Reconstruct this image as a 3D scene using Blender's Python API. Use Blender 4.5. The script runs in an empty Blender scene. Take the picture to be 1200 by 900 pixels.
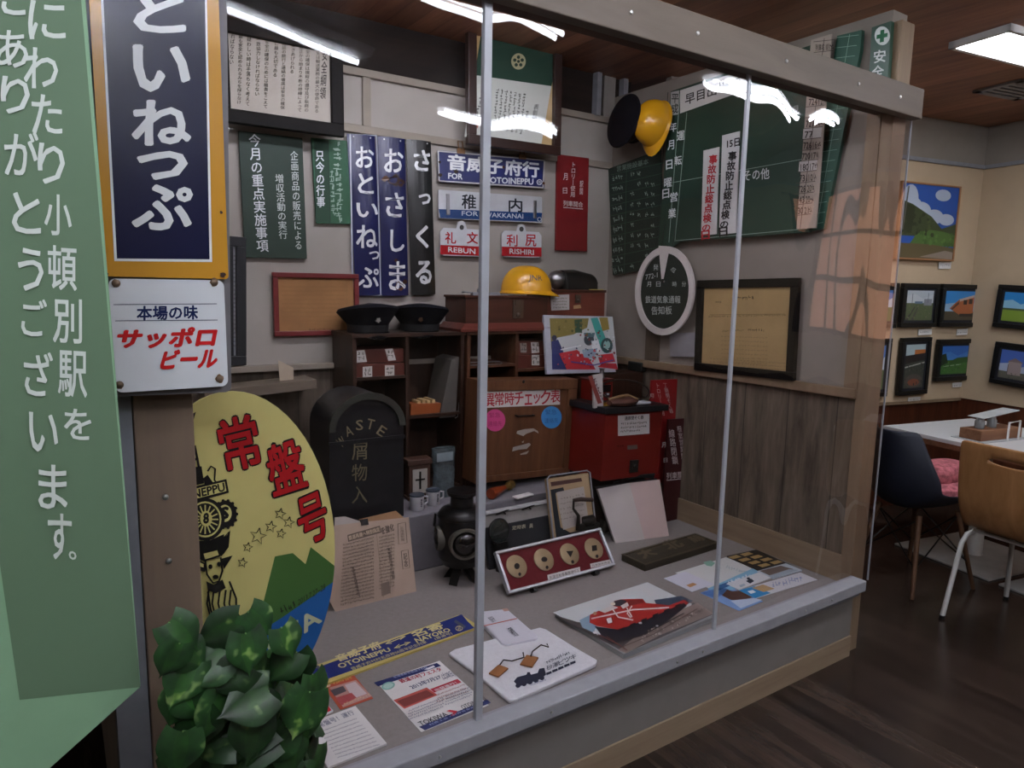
import bpy, bmesh, math, random
from mathutils import Vector, Matrix
from mathutils.geometry import tessellate_polygon
random.seed(11)
S = bpy.context.scene
COL = S.collection
PI = math.pi
R = math.radians

# ------------------------------------------------------------------ camera
FPX, YAW, PITCH, ROLL = 813.3, 0.587326, 0.140683, 0.0194774
CAM = Vector((0, 0, 1.5))
cF = Vector((math.sin(YAW)*math.cos(PITCH), math.cos(YAW)*math.cos(PITCH), -math.sin(PITCH)))
r0 = Vector((math.cos(YAW), -math.sin(YAW), 0)); u0 = r0.cross(cF)
cR = r0*math.cos(ROLL) + u0*math.sin(ROLL); cU = u0*math.cos(ROLL) - r0*math.sin(ROLL)
cam_d = bpy.data.cameras.new('camera'); cam = bpy.data.objects.new('camera', cam_d); COL.objects.link(cam)
cam.matrix_world = Matrix(((cR.x, cU.x, -cF.x, 0), (cR.y, cU.y, -cF.y, 0), (cR.z, cU.z, -cF.z, CAM.z), (0, 0, 0, 1)))
cam_d.sensor_width = 36; cam_d.lens = 36*FPX/1200; cam_d.clip_start = .02
S.camera = cam

# ------------------------------------------------------------------ world, lamps, exposure
LAMP = 7.5            # emission of the fluorescent tubes
S.view_settings.view_transform = 'Standard'
S.view_settings.look = 'None'
S.view_settings.exposure = 1.15
S.view_settings.gamma = 1.0
S.view_settings.use_curve_mapping = False
W = bpy.data.worlds.new('world'); S.world = W; W.use_nodes = True
W.node_tree.nodes['Background'].inputs[0].default_value = (.5, .55, .65, 1)
W.node_tree.nodes['Background'].inputs[1].default_value = .02
S.cycles.use_denoising = True
S.cycles.max_bounces = 10
S.cycles.transparent_max_bounces = 16
S.cycles.caustics_reflective = False

# ------------------------------------------------------------------ photo geometry helpers
def ray(px, py): return (cF*FPX + cR*(px-600) - cU*(py-450)).normalized()
def hit(px, py, P, N):
    d = ray(px, py); return CAM + d*((P-CAM).dot(N)/d.dot(N))
YB, XR, ZF = 3.08, 2.70, 0.30          # back wall, right wall, display floor
YG, ZC = 1.476, 2.65                   # glass plane, ceiling
def ylv(y): return lambda px, py: hit(px, py, Vector((0, y, 0)), Vector((0, 1, 0)))
def xlv(x): return lambda px, py: hit(px, py, Vector((x, 0, 0)), Vector((1, 0, 0)))
def zlv(z): return lambda px, py: hit(px, py, Vector((0, 0, z)), Vector((0, 0, 1)))
def back(off=.02): return ylv(YB-off)
def right(off=.02): return xlv(XR-off)
def lean(bl, br, z, ang):
    a = zlv(z)(*bl); b = zlv(z)(*br); d = (b-a).normalized(); k = Vector((0, 0, 1)).cross(d)
    n = d.cross(Vector((0, 0, 1))*math.cos(R(ang)) + k*math.sin(R(ang)))
    return lambda px, py: hit(px, py, a, n)

# ------------------------------------------------------------------ materials
def lin(h):
    h = h.lstrip('#'); c = [int(h[i:i+2], 16)/255 for i in (0, 2, 4)]
    return tuple(x/12.92 if x <= .04045 else ((x+.055)/1.055)**2.4 for x in c) + (1,)
def nd(nt, t, **k):
    n = nt.nodes.new(t)
    for a, v in k.items():
        if a in n.inputs: n.inputs[a].default_value = v
        else: setattr(n, a, v)
    return n
MC = {}
def mat(name, col, rough=.6, metal=0., var=.12, scale=9., bump=0., spec=.4, stretch=None, detail=4):
    if name in MC: return MC[name]
    m = bpy.data.materials.new(name); m.use_nodes = True; nt = m.node_tree
    b = nt.nodes['Principled BSDF']; b.inputs['Roughness'].default_value = rough; b.inputs['Metallic'].default_value = metal
    b.inputs['Specular IOR Level'].default_value = spec
    c = lin(col)
    tc = nd(nt, 'ShaderNodeTexCoord'); mp = nd(nt, 'ShaderNodeMapping'); nt.links.new(tc.outputs['Object'], mp.inputs[0])
    if stretch: mp.inputs['Scale'].default_value = stretch
    nz = nd(nt, 'ShaderNodeTexNoise', Scale=scale, Detail=detail, Roughness=.6); nt.links.new(mp.outputs[0], nz.inputs['Vector'])
    rp = nd(nt, 'ShaderNodeValToRGB'); nt.links.new(nz.outputs['Fac'], rp.inputs[0])
    rp.color_ramp.elements[0].position = .3; rp.color_ramp.elements[1].position = .7
    rp.color_ramp.elements[0].color = tuple(x*(1-var) for x in c[:3]) + (1,)
    rp.color_ramp.elements[1].color = tuple(min(1, x*(1+var)) for x in c[:3]) + (1,)
    nt.links.new(rp.outputs[0], b.inputs['Base Color'])
    if bump:
        bp = nd(nt, 'ShaderNodeBump', Strength=bump, Distance=.01); nt.links.new(nz.outputs['Fac'], bp.inputs['Height']); nt.links.new(bp.outputs[0], b.inputs['Normal'])
    MC[name] = m; return m
def wood(name, c1, c2, axis=2, scale=6., rough=.55, stretch=14., bump=.15, planks=None, spec=.35):
    """grain runs along axis; planks=(axis, width) draws board joints across that axis"""
    if name in MC: return MC[name]
    m = bpy.data.materials.new(name); m.use_nodes = True; nt = m.node_tree; b = nt.nodes['Principled BSDF']
    b.inputs['Roughness'].default_value = rough; b.inputs['Specular IOR Level'].default_value = spec
    tc = nd(nt, 'ShaderNodeTexCoord'); mp = nd(nt, 'ShaderNodeMapping'); nt.links.new(tc.outputs['Object'], mp.inputs[0])
    sc = [stretch]*3; sc[axis] = 1.; mp.inputs['Scale'].default_value = sc
    nz = nd(nt, 'ShaderNodeTexNoise', Scale=scale/3, Detail=6, Roughness=.65, Distortion=.4); nt.links.new(mp.outputs[0], nz.inputs['Vector'])
    rp = nd(nt, 'ShaderNodeValToRGB'); nt.links.new(nz.outputs['Fac'], rp.inputs[0])
    rp.color_ramp.elements[0].position = .3; rp.color_ramp.elements[1].position = .72
    rp.color_ramp.elements[0].color = lin(c1); rp.color_ramp.elements[1].color = lin(c2)
    out = rp.outputs[0]
    if planks:
        ax, wd = planks
        sp = nd(nt, 'ShaderNodeSeparateXYZ'); nt.links.new(tc.outputs['Object'], sp.inputs[0])
        dv = nd(nt, 'ShaderNodeMath', operation='DIVIDE'); nt.links.new(sp.outputs[ax], dv.inputs[0]); dv.inputs[1].default_value = wd
        fl = nd(nt, 'ShaderNodeMath', operation='FLOOR'); nt.links.new(dv.outputs[0], fl.inputs[0])
        fr = nd(nt, 'ShaderNodeMath', operation='FRACT'); nt.links.new(dv.outputs[0], fr.inputs[0])
        gt = nd(nt, 'ShaderNodeMath', operation='GREATER_THAN'); nt.links.new(fr.outputs[0], gt.inputs[0]); gt.inputs[1].default_value = .02; mxx = nd(nt, 'ShaderNodeMath', operation='MAXIMUM'); nt.links.new(gt.outputs[0], mxx.inputs[0]); mxx.inputs[1].default_value = .45
        wn = nd(nt, 'ShaderNodeTexWhiteNoise', noise_dimensions='1D'); nt.links.new(fl.outputs[0], wn.inputs['W'])
        mr = nd(nt, 'ShaderNodeMapRange'); nt.links.new(wn.outputs['Value'], mr.inputs[0]); mr.inputs[3].default_value = .68; mr.inputs[4].default_value = 1.3
        mu = nd(nt, 'ShaderNodeMath', operation='MULTIPLY'); nt.links.new(mr.outputs[0], mu.inputs[0]); nt.links.new(mxx.outputs[0], mu.inputs[1])
        vm = nd(nt, 'ShaderNodeVectorMath', operation='SCALE'); nt.links.new(out, vm.inputs[0]); nt.links.new(mu.outputs[0], vm.inputs['Scale'])
        out = vm.outputs[0]
    nt.links.new(out, b.inputs['Base Color'])
    bp = nd(nt, 'ShaderNodeBump', Strength=bump, Distance=.004); nt.links.new(nz.outputs['Fac'], bp.inputs['Height']); nt.links.new(bp.outputs[0], b.inputs['Normal'])
    MC[name] = m; return m
def emit(name, col, s):
    m = bpy.data.materials.new(name); m.use_nodes = True; b = m.node_tree.nodes['Principled BSDF']
    b.inputs['Base Color'].default_value = lin(col); b.inputs['Emission Color'].default_value = lin(col); b.inputs['Emission Strength'].default_value = s
    return m
def ink(name, rough, spec=.35):
    m = bpy.data.materials.new(name); m.use_nodes = True; nt = m.node_tree; b = nt.nodes['Principled BSDF']
    a = nd(nt, 'ShaderNodeAttribute', attribute_name='Ink'); nt.links.new(a.outputs['Color'], b.inputs['Base Color'])
    b.inputs['Roughness'].default_value = rough; b.inputs['Specular IOR Level'].default_value = spec
    return m
INK = ink('printed_ink', .6); ENAMEL = ink('enamel_paint', .25, .5); GLOSSY = ink('glossy_print', .3, .5)
def glass(name, wave, tint='#f8f6f7', refl=1.):
    m = bpy.data.materials.new(name); m.use_nodes = True; nt = m.node_tree; nt.nodes.remove(nt.nodes['Principled BSDF'])
    o = nt.nodes['Material Output']; t = nd(nt, 'ShaderNodeBsdfTransparent'); t.inputs[0].default_value = lin(tint)
    g = nd(nt, 'ShaderNodeBsdfGlossy'); g.inputs['Roughness'].default_value = .015
    f = nd(nt, 'ShaderNodeFresnel'); f.inputs['IOR'].default_value = 1.42
    mx = nd(nt, 'ShaderNodeMixShader')
    if wave:
        tc = nd(nt, 'ShaderNodeTexCoord'); mp = nd(nt, 'ShaderNodeMapping'); mp.inputs['Scale'].default_value = (1.5, 1.5, .9)
        nt.links.new(tc.outputs['Object'], mp.inputs[0])
        nz = nd(nt, 'ShaderNodeTexNoise', Scale=1.6, Detail=1., Roughness=.4); nt.links.new(mp.outputs[0], nz.inputs['Vector'])
        bp = nd(nt, 'ShaderNodeBump', Strength=1., Distance=wave); nt.links.new(nz.outputs['Fac'], bp.inputs['Height'])
        nt.links.new(bp.outputs[0], g.inputs['Normal'])
    ge = nd(nt, 'ShaderNodeNewGeometry'); iv = nd(nt, 'ShaderNodeMath', operation='SUBTRACT'); iv.inputs[0].default_value = 1.; nt.links.new(ge.outputs['Backfacing'], iv.inputs[1])
    mu = nd(nt, 'ShaderNodeMath', operation='MULTIPLY'); nt.links.new(f.outputs[0], mu.inputs[0]); nt.links.new(iv.outputs[0], mu.inputs[1])
    nt.links.new(mu.outputs[0], mx.inputs[0]); nt.links.new(t.outputs[0], mx.inputs[1]); nt.links.new(g.outputs[0], mx.inputs[2])
    nt.links.new(mx.outputs[0], o.inputs[0]); return m

# ------------------------------------------------------------------ mesh builder
class M:
    def __init__(s): s.v = []; s.f = []; s.i = []
    def add(s, vs, fs, m=0):
        o = len(s.v); s.v += [tuple(v) for v in vs]; s.f += [tuple(o+a for a in f) for f in fs]; s.i += [m]*len(fs); return s
    def box(s, x0, x1, y0, y1, z0, z1, m=0):
        return s.add([(x, y, z) for x in (x0, x1) for y in (y0, y1) for z in (z0, z1)],
                     [(0, 1, 3, 2), (4, 6, 7, 5), (0, 4, 5, 1), (2, 3, 7, 6), (0, 2, 6, 4), (1, 5, 7, 3)], m)
    def prism(s, pts, y0, y1, m=0):
        """polygon (x, z) pushed from y0 to y1"""
        n = len(pts); vs = [(p[0], y0, p[1]) for p in pts] + [(p[0], y1, p[1]) for p in pts]
        t = tessellate_polygon([[Vector((p[0], p[1], 0)) for p in pts]])
        return s.add(vs, [tuple(a) for a in t] + [tuple(n+b for b in a[::-1]) for a in t] + [(k, (k+1) % n, n+(k+1) % n, n+k) for k in range(n)], m)
    def hull(s, rings, m=0, cap=True, closed=True):
        n = len(rings[0]); vs = [p for r in rings for p in r]; fs = []
        for a in range(len(rings)-1):
            for k in range(n if closed else n-1):
                k2 = (k+1) % n; fs.append((a*n+k, a*n+k2, (a+1)*n+k2, (a+1)*n+k))
        if cap and closed: fs += [tuple(range(n))[::-1], tuple((len(rings)-1)*n+k for k in range(n))]
        return s.add(vs, fs, m)
    def tube(s, path, r, n=8, m=0, closed=False):
        P = [Vector(p) for p in path]; L = len(P); rs = r if isinstance(r, (list, tuple)) else [r]*L; rings = []
        up = None
        for k in range(L):
            d = (P[(k+1) % L]-P[k-1]) if closed else (P[min(k+1, L-1)]-P[max(k-1, 0)])
            d.normalize()
            if up is None: up = Vector((0, 0, 1)) if abs(d.z) < .9 else Vector((1, 0, 0))
            a = d.cross(up).normalized(); up = a.cross(d).normalized()
            rings.append([P[k] + (a*math.cos(2*PI*j/n) + up*math.sin(2*PI*j/n))*rs[k] for j in range(n)])
        if closed: rings.append(rings[0])
        return s.hull(rings, m, cap=not closed)
    def lathe(s, prof, c=(0, 0, 0), n=24, m=0, sx=1, sy=1, ax='z'):
        rings = []
        for r, h in prof:
            q = []
            for j in range(n):
                a = 2*PI*j/n; x, y = r*sx*math.cos(a), r*sy*math.sin(a)
                p = (x, y, h) if ax == 'z' else ((x, -h, y) if ax == 'y' else (-h, -x, y))
                q.append((c[0]+p[0], c[1]+p[1], c[2]+p[2]))
            rings.append(q)
        return s.hull(rings, m)
    def ball(s, c, rx, ry, rz, n=16, k=10, m=0, lo=-1.):
        pr = []
        a0 = math.asin(lo)
        for j in range(k+1):
            a = a0 + (PI/2-a0)*j/k; pr.append((max(math.cos(a), 1e-4), math.sin(a)))
        return s.hull([[(c[0]+rx*q*math.cos(2*PI*i/n), c[1]+ry*q*math.sin(2*PI*i/n), c[2]+rz*h) for i in range(n)] for q, h in pr], m)
    def build(s, name, mats, parent=None, smooth=False, bevel=0, mw=None):
        me = bpy.data.meshes.new(name); me.from_pydata(s.v, [], s.f)
        for m in (mats if isinstance(mats, (list, tuple)) else [mats]): me.materials.append(m)
        me.polygons.foreach_set('material_index', s.i)
        bm = bmesh.new(); bm.from_mesh(me); bmesh.ops.recalc_face_normals(bm, faces=bm.faces); bm.to_mesh(me); bm.free()
        if smooth: me.polygons.foreach_set('use_smooth', [True]*len(me.polygons)); 
        o = bpy.data.objects.new(name, me); COL.objects.link(o)
        if parent is not None: o.parent = parent.o if isinstance(parent, T) else parent
        if mw is not None: o.matrix_world = mw
        if smooth:
            e = o.modifiers.new('split', 'EDGE_SPLIT'); e.split_angle = R(42)
        if bevel:
            b = o.modifiers.new('bevel', 'BEVEL'); b.width = bevel; b.segments = 2; b.limit_method = 'ANGLE'
        return o
def tag(o, label=None, cat=None, group=None, kind=None):
    o = o.o if isinstance(o, T) else o
    for k, v in (('label', label), ('category', cat), ('group', group), ('kind', kind)):
        if v: o[k] = v
    return o
def struct(o): o['kind'] = 'structure'; return o
def empty(name, label, cat, mw=None, loc=None, rz=0, group=None):
    o = bpy.data.objects.new(name, None); COL.objects.link(o); o.empty_display_size = .05
    o.matrix_world = mw if mw is not None else Matrix.Translation(Vector(loc)) @ Matrix.Rotation(rz, 4, 'Z')
    tag(o, label, cat, group); return o
class T:
    """a flat-fronted thing standing in a plane: origin at the bottom middle of its front, x right, z up, y into its back"""
    def __init__(s, name, label, cat, plane, q, group=None, push=0.):
        tl, tr, br, bl = [plane(*p) for p in q]
        U = ((tr-tl)+(br-bl)); s.w = U.length/2; U.normalize()
        V = ((tl-bl)+(tr-br)); V -= U*U.dot(V); s.h = V.length/2; V.normalize()
        Y = V.cross(U); c = (tl+tr+br+bl)/4 - V*s.h/2 + Y*push
        s.mw = Matrix(((U.x, Y.x, V.x, c.x), (U.y, Y.y, V.y, c.y), (U.z, Y.z, V.z, c.z), (0, 0, 0, 1)))
        s.inv = s.mw.inverted(); s.P = c; s.N = -Y
        s.o = empty(name, label, cat, s.mw, group=group)
    def l(s, px, py):
        p = s.inv @ hit(px, py, s.P, s.N); return (p.x, p.z)
    def board(s, name, m, t, bevel=0., pts=None, round_=0.):
        b = M()
        if round_:
            pts = []
            for cx, cz, a0 in ((s.w/2-round_, s.h-round_, 0), (-s.w/2+round_, s.h-round_, 90), (-s.w/2+round_, round_, 180), (s.w/2-round_, round_, 270)):
                for k in range(6): pts.append((cx+round_*math.cos(R(a0+18*k)), cz+round_*math.sin(R(a0+18*k))))
        if pts: b.prism(pts, 0, t)
        else: b.box(-s.w/2, s.w/2, 0, t, 0, s.h)
        return b.build(name, m, s, bevel=bevel)
    def frame(s, m, wd, d, name='frame', bk=.012):
        b = M(); w, h = s.w/2, s.h
        for a in ((-w, w, 0, wd), (-w, w, h-wd, h), (-w, -w+wd, wd, h-wd), (w-wd, w, wd, h-wd)): b.box(a[0], a[1], -d, bk, a[2], a[3])
        return b.build(name, m, s, bevel=.003)
GL = {}
def glyphs(body, bold, vert):
    key = (body, bold, vert)
    if key in GL: return GL[key]
    c = bpy.data.curves.new('t', 'FONT'); c.body = '\n'.join(body) if vert else body
    c.align_x = 'CENTER' if vert else 'LEFT'; c.resolution_u = 2; c.fill_mode = 'FRONT'
    o = bpy.data.objects.new('t', c); COL.objects.link(o); bpy.context.view_layer.update()
    me = bpy.data.meshes.new_from_object(o.evaluated_get(bpy.context.evaluated_depsgraph_get()))
    v = [(a.co.x, a.co.y) for a in me.vertices]; lay = [0]*len(v); f = [tuple(p.vertices) for p in me.polygons]
    bpy.data.objects.remove(o); bpy.data.curves.remove(c); bpy.data.meshes.remove(me)
    if bold > 0:      # heavier strokes: the same outline laid down again a hair to each side
        n = len(v); v0, f0 = v, f; v, f = list(v0), list(f0)
        for k in range(4 if bold < .03 else 8):
            a = 2*PI*(k+.5)/4 if bold < .03 else 2*PI*k/8
            f += [tuple(i+len(v) for i in q) for q in f0]; lay += [k+1]*len(v0); v += [(x+bold*math.cos(a), y+bold*math.sin(a)) for x, y in v0]
    xs = [a[0] for a in v]; ys = [a[1] for a in v]
    x0, x1, y0, y1 = min(xs), max(xs), min(ys), max(ys)
    GL[key] = ([((a-x0)/max(x1-x0, 1e-6), (b-y0)/max(y1-y0, 1e-6)) for a, b in v], f, lay); return GL[key]
class Flat:
    """printing on the front of a thing: shapes are read off the photograph on the thing's own plane"""
    def __init__(s, t, y=-.0006, uv=False): s.t = t; s.y = y; s.v = []; s.f = []; s.c = []; s.uv = uv
    def L(s, p): return ((p[0]-.5)*s.t.w, (1-p[1])*s.t.h) if s.uv else s.t.l(*p)
    def raw(s, vs, fs, col, lay=None):
        lay = lay or [0]*len(vs)
        o = len(s.v); s.v += [(a, s.y-2e-5*k, b) for (a, b), k in zip(vs, lay)]; s.f += [tuple(o+i for i in f) for f in fs]; s.c += [lin(col)]*len(fs); s.y -= 5e-5+2e-5*max(lay); return s
    def poly(s, pts, col):
        q = [s.L(p) for p in pts]; t = tessellate_polygon([[Vector((a, b, 0)) for a, b in q]])
        return s.raw(q, [tuple(a) for a in t], col)
    def rect(s, x0, y0, x1, y1, col): return s.poly([(x0, y0), (x1, y0), (x1, y1), (x0, y1)], col)
    def ell(s, cx, cy, rx, ry, col, n=28, rot=0, a0=0, a1=360):
        pts = []
        for k in range(n):
            a = R(a0+(a1-a0)*k/(n if a1-a0 == 360 else n-1)); x, y = rx*math.cos(a), ry*math.sin(a)
            pts.append((cx+x*math.cos(R(rot))-y*math.sin(R(rot)), cy+x*math.sin(R(rot))+y*math.cos(R(rot))))
        return s.poly(pts, col)
    def ring(s, cx, cy, rx, ry, w, col, n=32, rot=0): return s.line([(cx+rx*math.cos(2*PI*k/n)*math.cos(R(rot))-ry*math.sin(2*PI*k/n)*math.sin(R(rot)), cy+rx*math.cos(2*PI*k/n)*math.sin(R(rot))+ry*math.sin(2*PI*k/n)*math.cos(R(rot))) for k in range(n+1)], w, col)
    def line(s, pts, w, col):
        vs = []; fs = []
        for k, p in enumerate(pts):
            a = Vector(pts[max(k-1, 0)]); b = Vector(pts[min(k+1, len(pts)-1)]); d = (b-a); d = d.normalized() if d.length > 1e-9 else Vector((1, 0))
            n = Vector((-d.y, d.x))*w/2; vs += [s.L((p[0]+n.x, p[1]+n.y)), s.L((p[0]-n.x, p[1]-n.y))]
            if k: fs.append((2*k-2, 2*k-1, 2*k+1, 2*k))
        return s.raw(vs, fs, col)
    def quad(s, body, q, col, bold=0., vert=False):
        v, f, lay = glyphs(body, bold, vert); a, b, c, d = [Vector(s.L(p)) for p in q]
        return s.raw([tuple(d*(1-x)*(1-y)+c*x*(1-y)+b*x*y+a*(1-x)*y) for x, y in v], f, col, lay)
    def row(s, body, x0, y0, x1, y1, h, col, bold=.01, sh=0):
        return s.quad(body, [(x0+sh, y0-h/2), (x1+sh, y1-h/2), (x1, y1+h/2), (x0, y0+h/2)], col, bold)
    def col(s, body, x0, y0, x1, y1, w, col, bold=.01, sk=0):
        return s.quad(body, [(x0-w/2, y0-sk), (x0+w/2, y0+sk), (x1+w/2, y1+sk), (x1-w/2, y1-sk)], col, bold, True)
    def srow(s, x0, y0, x1, y1, h, col, n):
        """a line of writing too small to read: little strokes"""
        vs = []; fs = []
        A = Vector((x0, y0)); B = Vector((x1, y1)); e = (B-A)/n; p = Vector((-e.y, e.x)).normalized()
        for k in range(n):
            c = A+e*(k+.5)
            for _ in range(3):
                o = e*random.uniform(-.3, .3)+p*random.uniform(-.3, .3)*h
                if random.random() < .5: u, w = e*.35, p*h*.09
                else: u, w = e*.09, p*h*.4
                i = len(vs); vs += [s.L(c+o-u-w), s.L(c+o+u-w), s.L(c+o+u+w), s.L(c+o-u+w)]; fs.append((i, i+1, i+2, i+3))
        return s.raw(vs, fs, col)
    def speckle(s, x0, y0, x1, y1, cols, n, r):
        for k in range(n): s.poly([(p[0], p[1]) for p in blob(random.uniform(x0, x1), random.uniform(y0, y1), random.uniform(.4, 1)*r, 6, .6)], random.choice(cols))
        return s
    def build(s, name='lettering', m=None, parent=None):
        me = bpy.data.meshes.new(name); me.from_pydata(s.v, [], s.f); me.materials.append(m or INK)
        ca = me.color_attributes.new('Ink', 'FLOAT_COLOR', 'CORNER'); k = 0; arr = []
        for f, c in zip(s.f, s.c): arr += list(c)*len(f)
        ca.data.foreach_set('color', arr)
        o = bpy.data.objects.new(name, me); COL.objects.link(o); o.parent = parent or s.t.o; return o
def blob(cx, cy, r, n=12, jag=.35):
    return [(cx+r*random.uniform(1-jag, 1)*math.cos(2*PI*k/n), cy+r*random.uniform(1-jag, 1)*math.sin(2*PI*k/n)) for k in range(n)]
def LM(loc, rz=0, rx=0): return Matrix.Translation(Vector(loc)) @ Matrix.Rotation(rz, 4, 'Z') @ Matrix.Rotation(rx, 4, 'X')

# ------------------------------------------------------------------ shared materials
plaster = mat('plaster', '#a29c95', .85, var=.06, scale=5)
batten_m = mat('painted_batten', '#8f867a', .7, var=.08)
tan_wood = wood('painted_tan_wood', '#5d5349', '#6b6056', 0, stretch=8, bump=.05)
post_wood = wood('tan_post_wood', '#77644f', '#8a765f', 2, stretch=8, bump=.05)
brown_post = wood('brown_post', '#77665a', '#83715f', 2, stretch=8, bump=.05, rough=.45)
dark_wood = wood('dark_wood', '#24160e', '#3b2519', 2, rough=.5)
cab_wood = wood('cabinet_wood', '#3d2518', '#5c3a26', 2, rough=.5)
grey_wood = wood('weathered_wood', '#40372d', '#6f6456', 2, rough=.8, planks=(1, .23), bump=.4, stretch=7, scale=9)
red_wood = wood('red_brown_wood', '#4a2216', '#6b3a28', 0, rough=.4)
steel = mat('steel', '#9a9a9c', .35, 1., var=.05)
zinc = mat('galvanised', '#8e9096', .5, .3, var=.1, scale=20)
screw_m = mat('screw_steel', '#c4c4c4', .3, .9, var=.05)
black_metal = mat('black_metal', '#141414', .35, .3, var=.3)
black_paint = mat('black_paint', '#161515', .45, var=.3)
white_paint = mat('white_paint', '#d8d8d6', .4, var=.03)
paper = mat('white_paper', '#d6d6d4', .8, var=.03)
old_paper = mat('aged_paper', '#b79b6c', .8, var=.18, scale=5)
felt = mat('grey_cloth', '#85807c', .95, var=.07, scale=60)
# ------------------------------------------------------------------ room shell
RA = R(-10.8)                       # the room beyond the case turns by this much
CORN = zlv(ZC)(1153, 148)           # its far corner
WD = Vector((math.cos(RA), math.sin(RA), 0)); WN = Vector((-WD.y, WD.x, 0))
floor_m = wood('dark_plank_floor', '#211a16', '#453831', 1, rough=.24, planks=(0, .12), stretch=10, bump=.08, spec=.5)
ceil_m = wood('ceiling_boards', '#7a4f3d', '#a97559', 1, rough=.45, planks=(0, .11), stretch=9, bump=.1)
struct(M().box(-3, 8, -5, 5, -.05, 0).build('floor', floor_m))
struct(M().box(-3, 8, -5, 5, ZC, ZC+.05).build('ceiling', ceil_m))
cream = mat('cream_panel', '#b8a489', .85, var=.05, scale=4)
upper = mat('grey_upper_wall', '#8d857c', .85, var=.05)
def far(name, m, s0, s1, z0, z1, n0=0., n1=.05):
    b = M(); b.box(s0, s1, n0, n1, z0, z1); o = b.build(name, m, mw=Matrix.Translation((CORN.x, CORN.y, 0)) @ Matrix.Rotation(RA, 4, 'Z')); return struct(o)
wains = wood('wainscot_wood', '#3a1c10', '#5e3320', 2, rough=.4, planks=(0, .16), stretch=9)
far('wall_back', upper, -2.58, .12, 2.37, ZC); far('wall_back_lower', wains, -2.58, .12, 0, .745, .01, .05)
far('wall_back_panel', cream, -2.58, .12, .745, 2.37, 0, .05)
far('trim_1', zinc, -2.58, .1, 2.365, 2.39, -.02, 0.005)
far('trim_6', post_wood, -2.58, .1, .735, .755, -.012, 0.012)
bside = M().box(.05, .1, -7, .05, .755, 2.37).build('wall_right_panel', cream, mw=Matrix.Translation((CORN.x, CORN.y, 0)) @ Matrix.Rotation(RA, 4, 'Z')); struct(bside)
o = M().box(.05, .1, -7, .05, 2.37, ZC).build('wall_right', upper, mw=bside.matrix_world.copy()); struct(o)
o = M().box(.06, .1, -7, .05, 0, .755).build('wall_right_lower', wains, mw=bside.matrix_world.copy()); struct(o)
o = M().box(.03, .052, -7, 0, 2.365, 2.39).build('trim_2', zinc, mw=bside.matrix_world.copy()); struct(o)
# the rest of the hall behind the photographer
hallm = mat('hall_wall', '#a89a88', .85, var=.05)
struct(M().box(-3, 8, -5, -4.9, 0, ZC).build('wall_front', hallm))
struct(M().box(-3, -2.9, -5, 5, 0, ZC).build('wall_left', hallm))
struct(M().box(7.9, 8, -5, -1.2, 0, ZC).build('wall_side', hallm))
# warm curtained window on the hall's side wall: it mirrors in the right pane
o = M().box(.035, .055, -2.86, -2.16, 1.2, 2.25).build('window_1', emit('lit_curtain', '#e0a07c', 1.0), mw=bside.matrix_world.copy()); struct(o)
b = M()
for y in (-2.86, -2.63, -2.4, -2.16): b.box(.01, .035, y-.018, y+.018, 1.17, 2.28)
for z in (1.2, 1.55, 1.9, 2.25): b.box(.01, .035, -2.88, -2.14, z-.018, z+.018)
struct(b.build('trim_14', dark_wood, mw=bside.matrix_world.copy()))
# walls around the display case
struct(M().box(-.5, 2.82, YB, YB+.06, 1.14, 2.43).build('wall_case_back', plaster))
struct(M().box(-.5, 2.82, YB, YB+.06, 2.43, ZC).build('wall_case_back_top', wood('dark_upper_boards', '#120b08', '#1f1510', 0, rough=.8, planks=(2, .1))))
struct(M().box(-.5, 2.82, YB-.004, YB+.06, .0, 1.14).build('wall_case_back_lower', wood('grey_back_boards', '#4c443b', '#6b6055', 2, rough=.85, planks=(0, .15))))
def bk(y, *a):
    p = ylv(y)
    return [p(*q) for q in a]
for n, (z0, z1, d, x0, x1) in enumerate(((2.402, 2.435, .022, .1, 2.69), (2.16, 2.195, .018, .1, 2.69), (1.115, 1.14, .045, .1, 2.69))):
    struct(M().box(x0, x1, YB-d, YB, z0, z1).build('trim_%d' % (3+n), batten_m, bevel=.003))
struct(M().box(1.217, 1.253, YB-.015, YB, 2.19, 2.405).build('trim_7', batten_m))
for k, px in enumerate((700, 731)):
    p = ylv(YB-.02)(px, 100); struct(M().box(p.x-.016, p.x+.016, YB-.04, YB, 2.43, ZC).build('trim_%d' % (8+k), zinc))
p = ylv(YB-.02)(716, 100); struct(M().box(p.x-.04, p.x+.04, YB-.012, YB, 2.43, ZC).build('trim_10', mat('grey_panel', '#8b8680', .7)))
struct(M().box(XR, 2.80, 1.53, YB+.06, 1.10, 2.55).build('wall_case_right', mat('shade_toned_plaster', '#877f76', .85, var=.08, scale=4)))  # plaster given a darker colour to stand in for shade on this wall
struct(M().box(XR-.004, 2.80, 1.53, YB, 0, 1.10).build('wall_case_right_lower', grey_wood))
struct(M().box(XR-.03, XR, 1.53, YB, 1.075, 1.115).build('trim_11', post_wood, bevel=.003))
struct(M().box(XR-.016, XR, 1.53, YB, ZF, ZF+.115).build('baseboard_right', wood('base_board', '#7b6a56', '#8d7b64', 1)))
struct(M().box(XR-.02, XR, 2.64, 2.73, 1.115, 2.3).build('trim_12', wood('dark_batten', '#4c4238', '#5d5145', 2)))
struct(M().box(XR-.02, XR, 1.53, 1.585, 1.115, 2.5).build('trim_13', post_wood))
struct(M().box(.06, .12, 1.53, YB, 0, ZC).build('wall_case_left', plaster))
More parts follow.
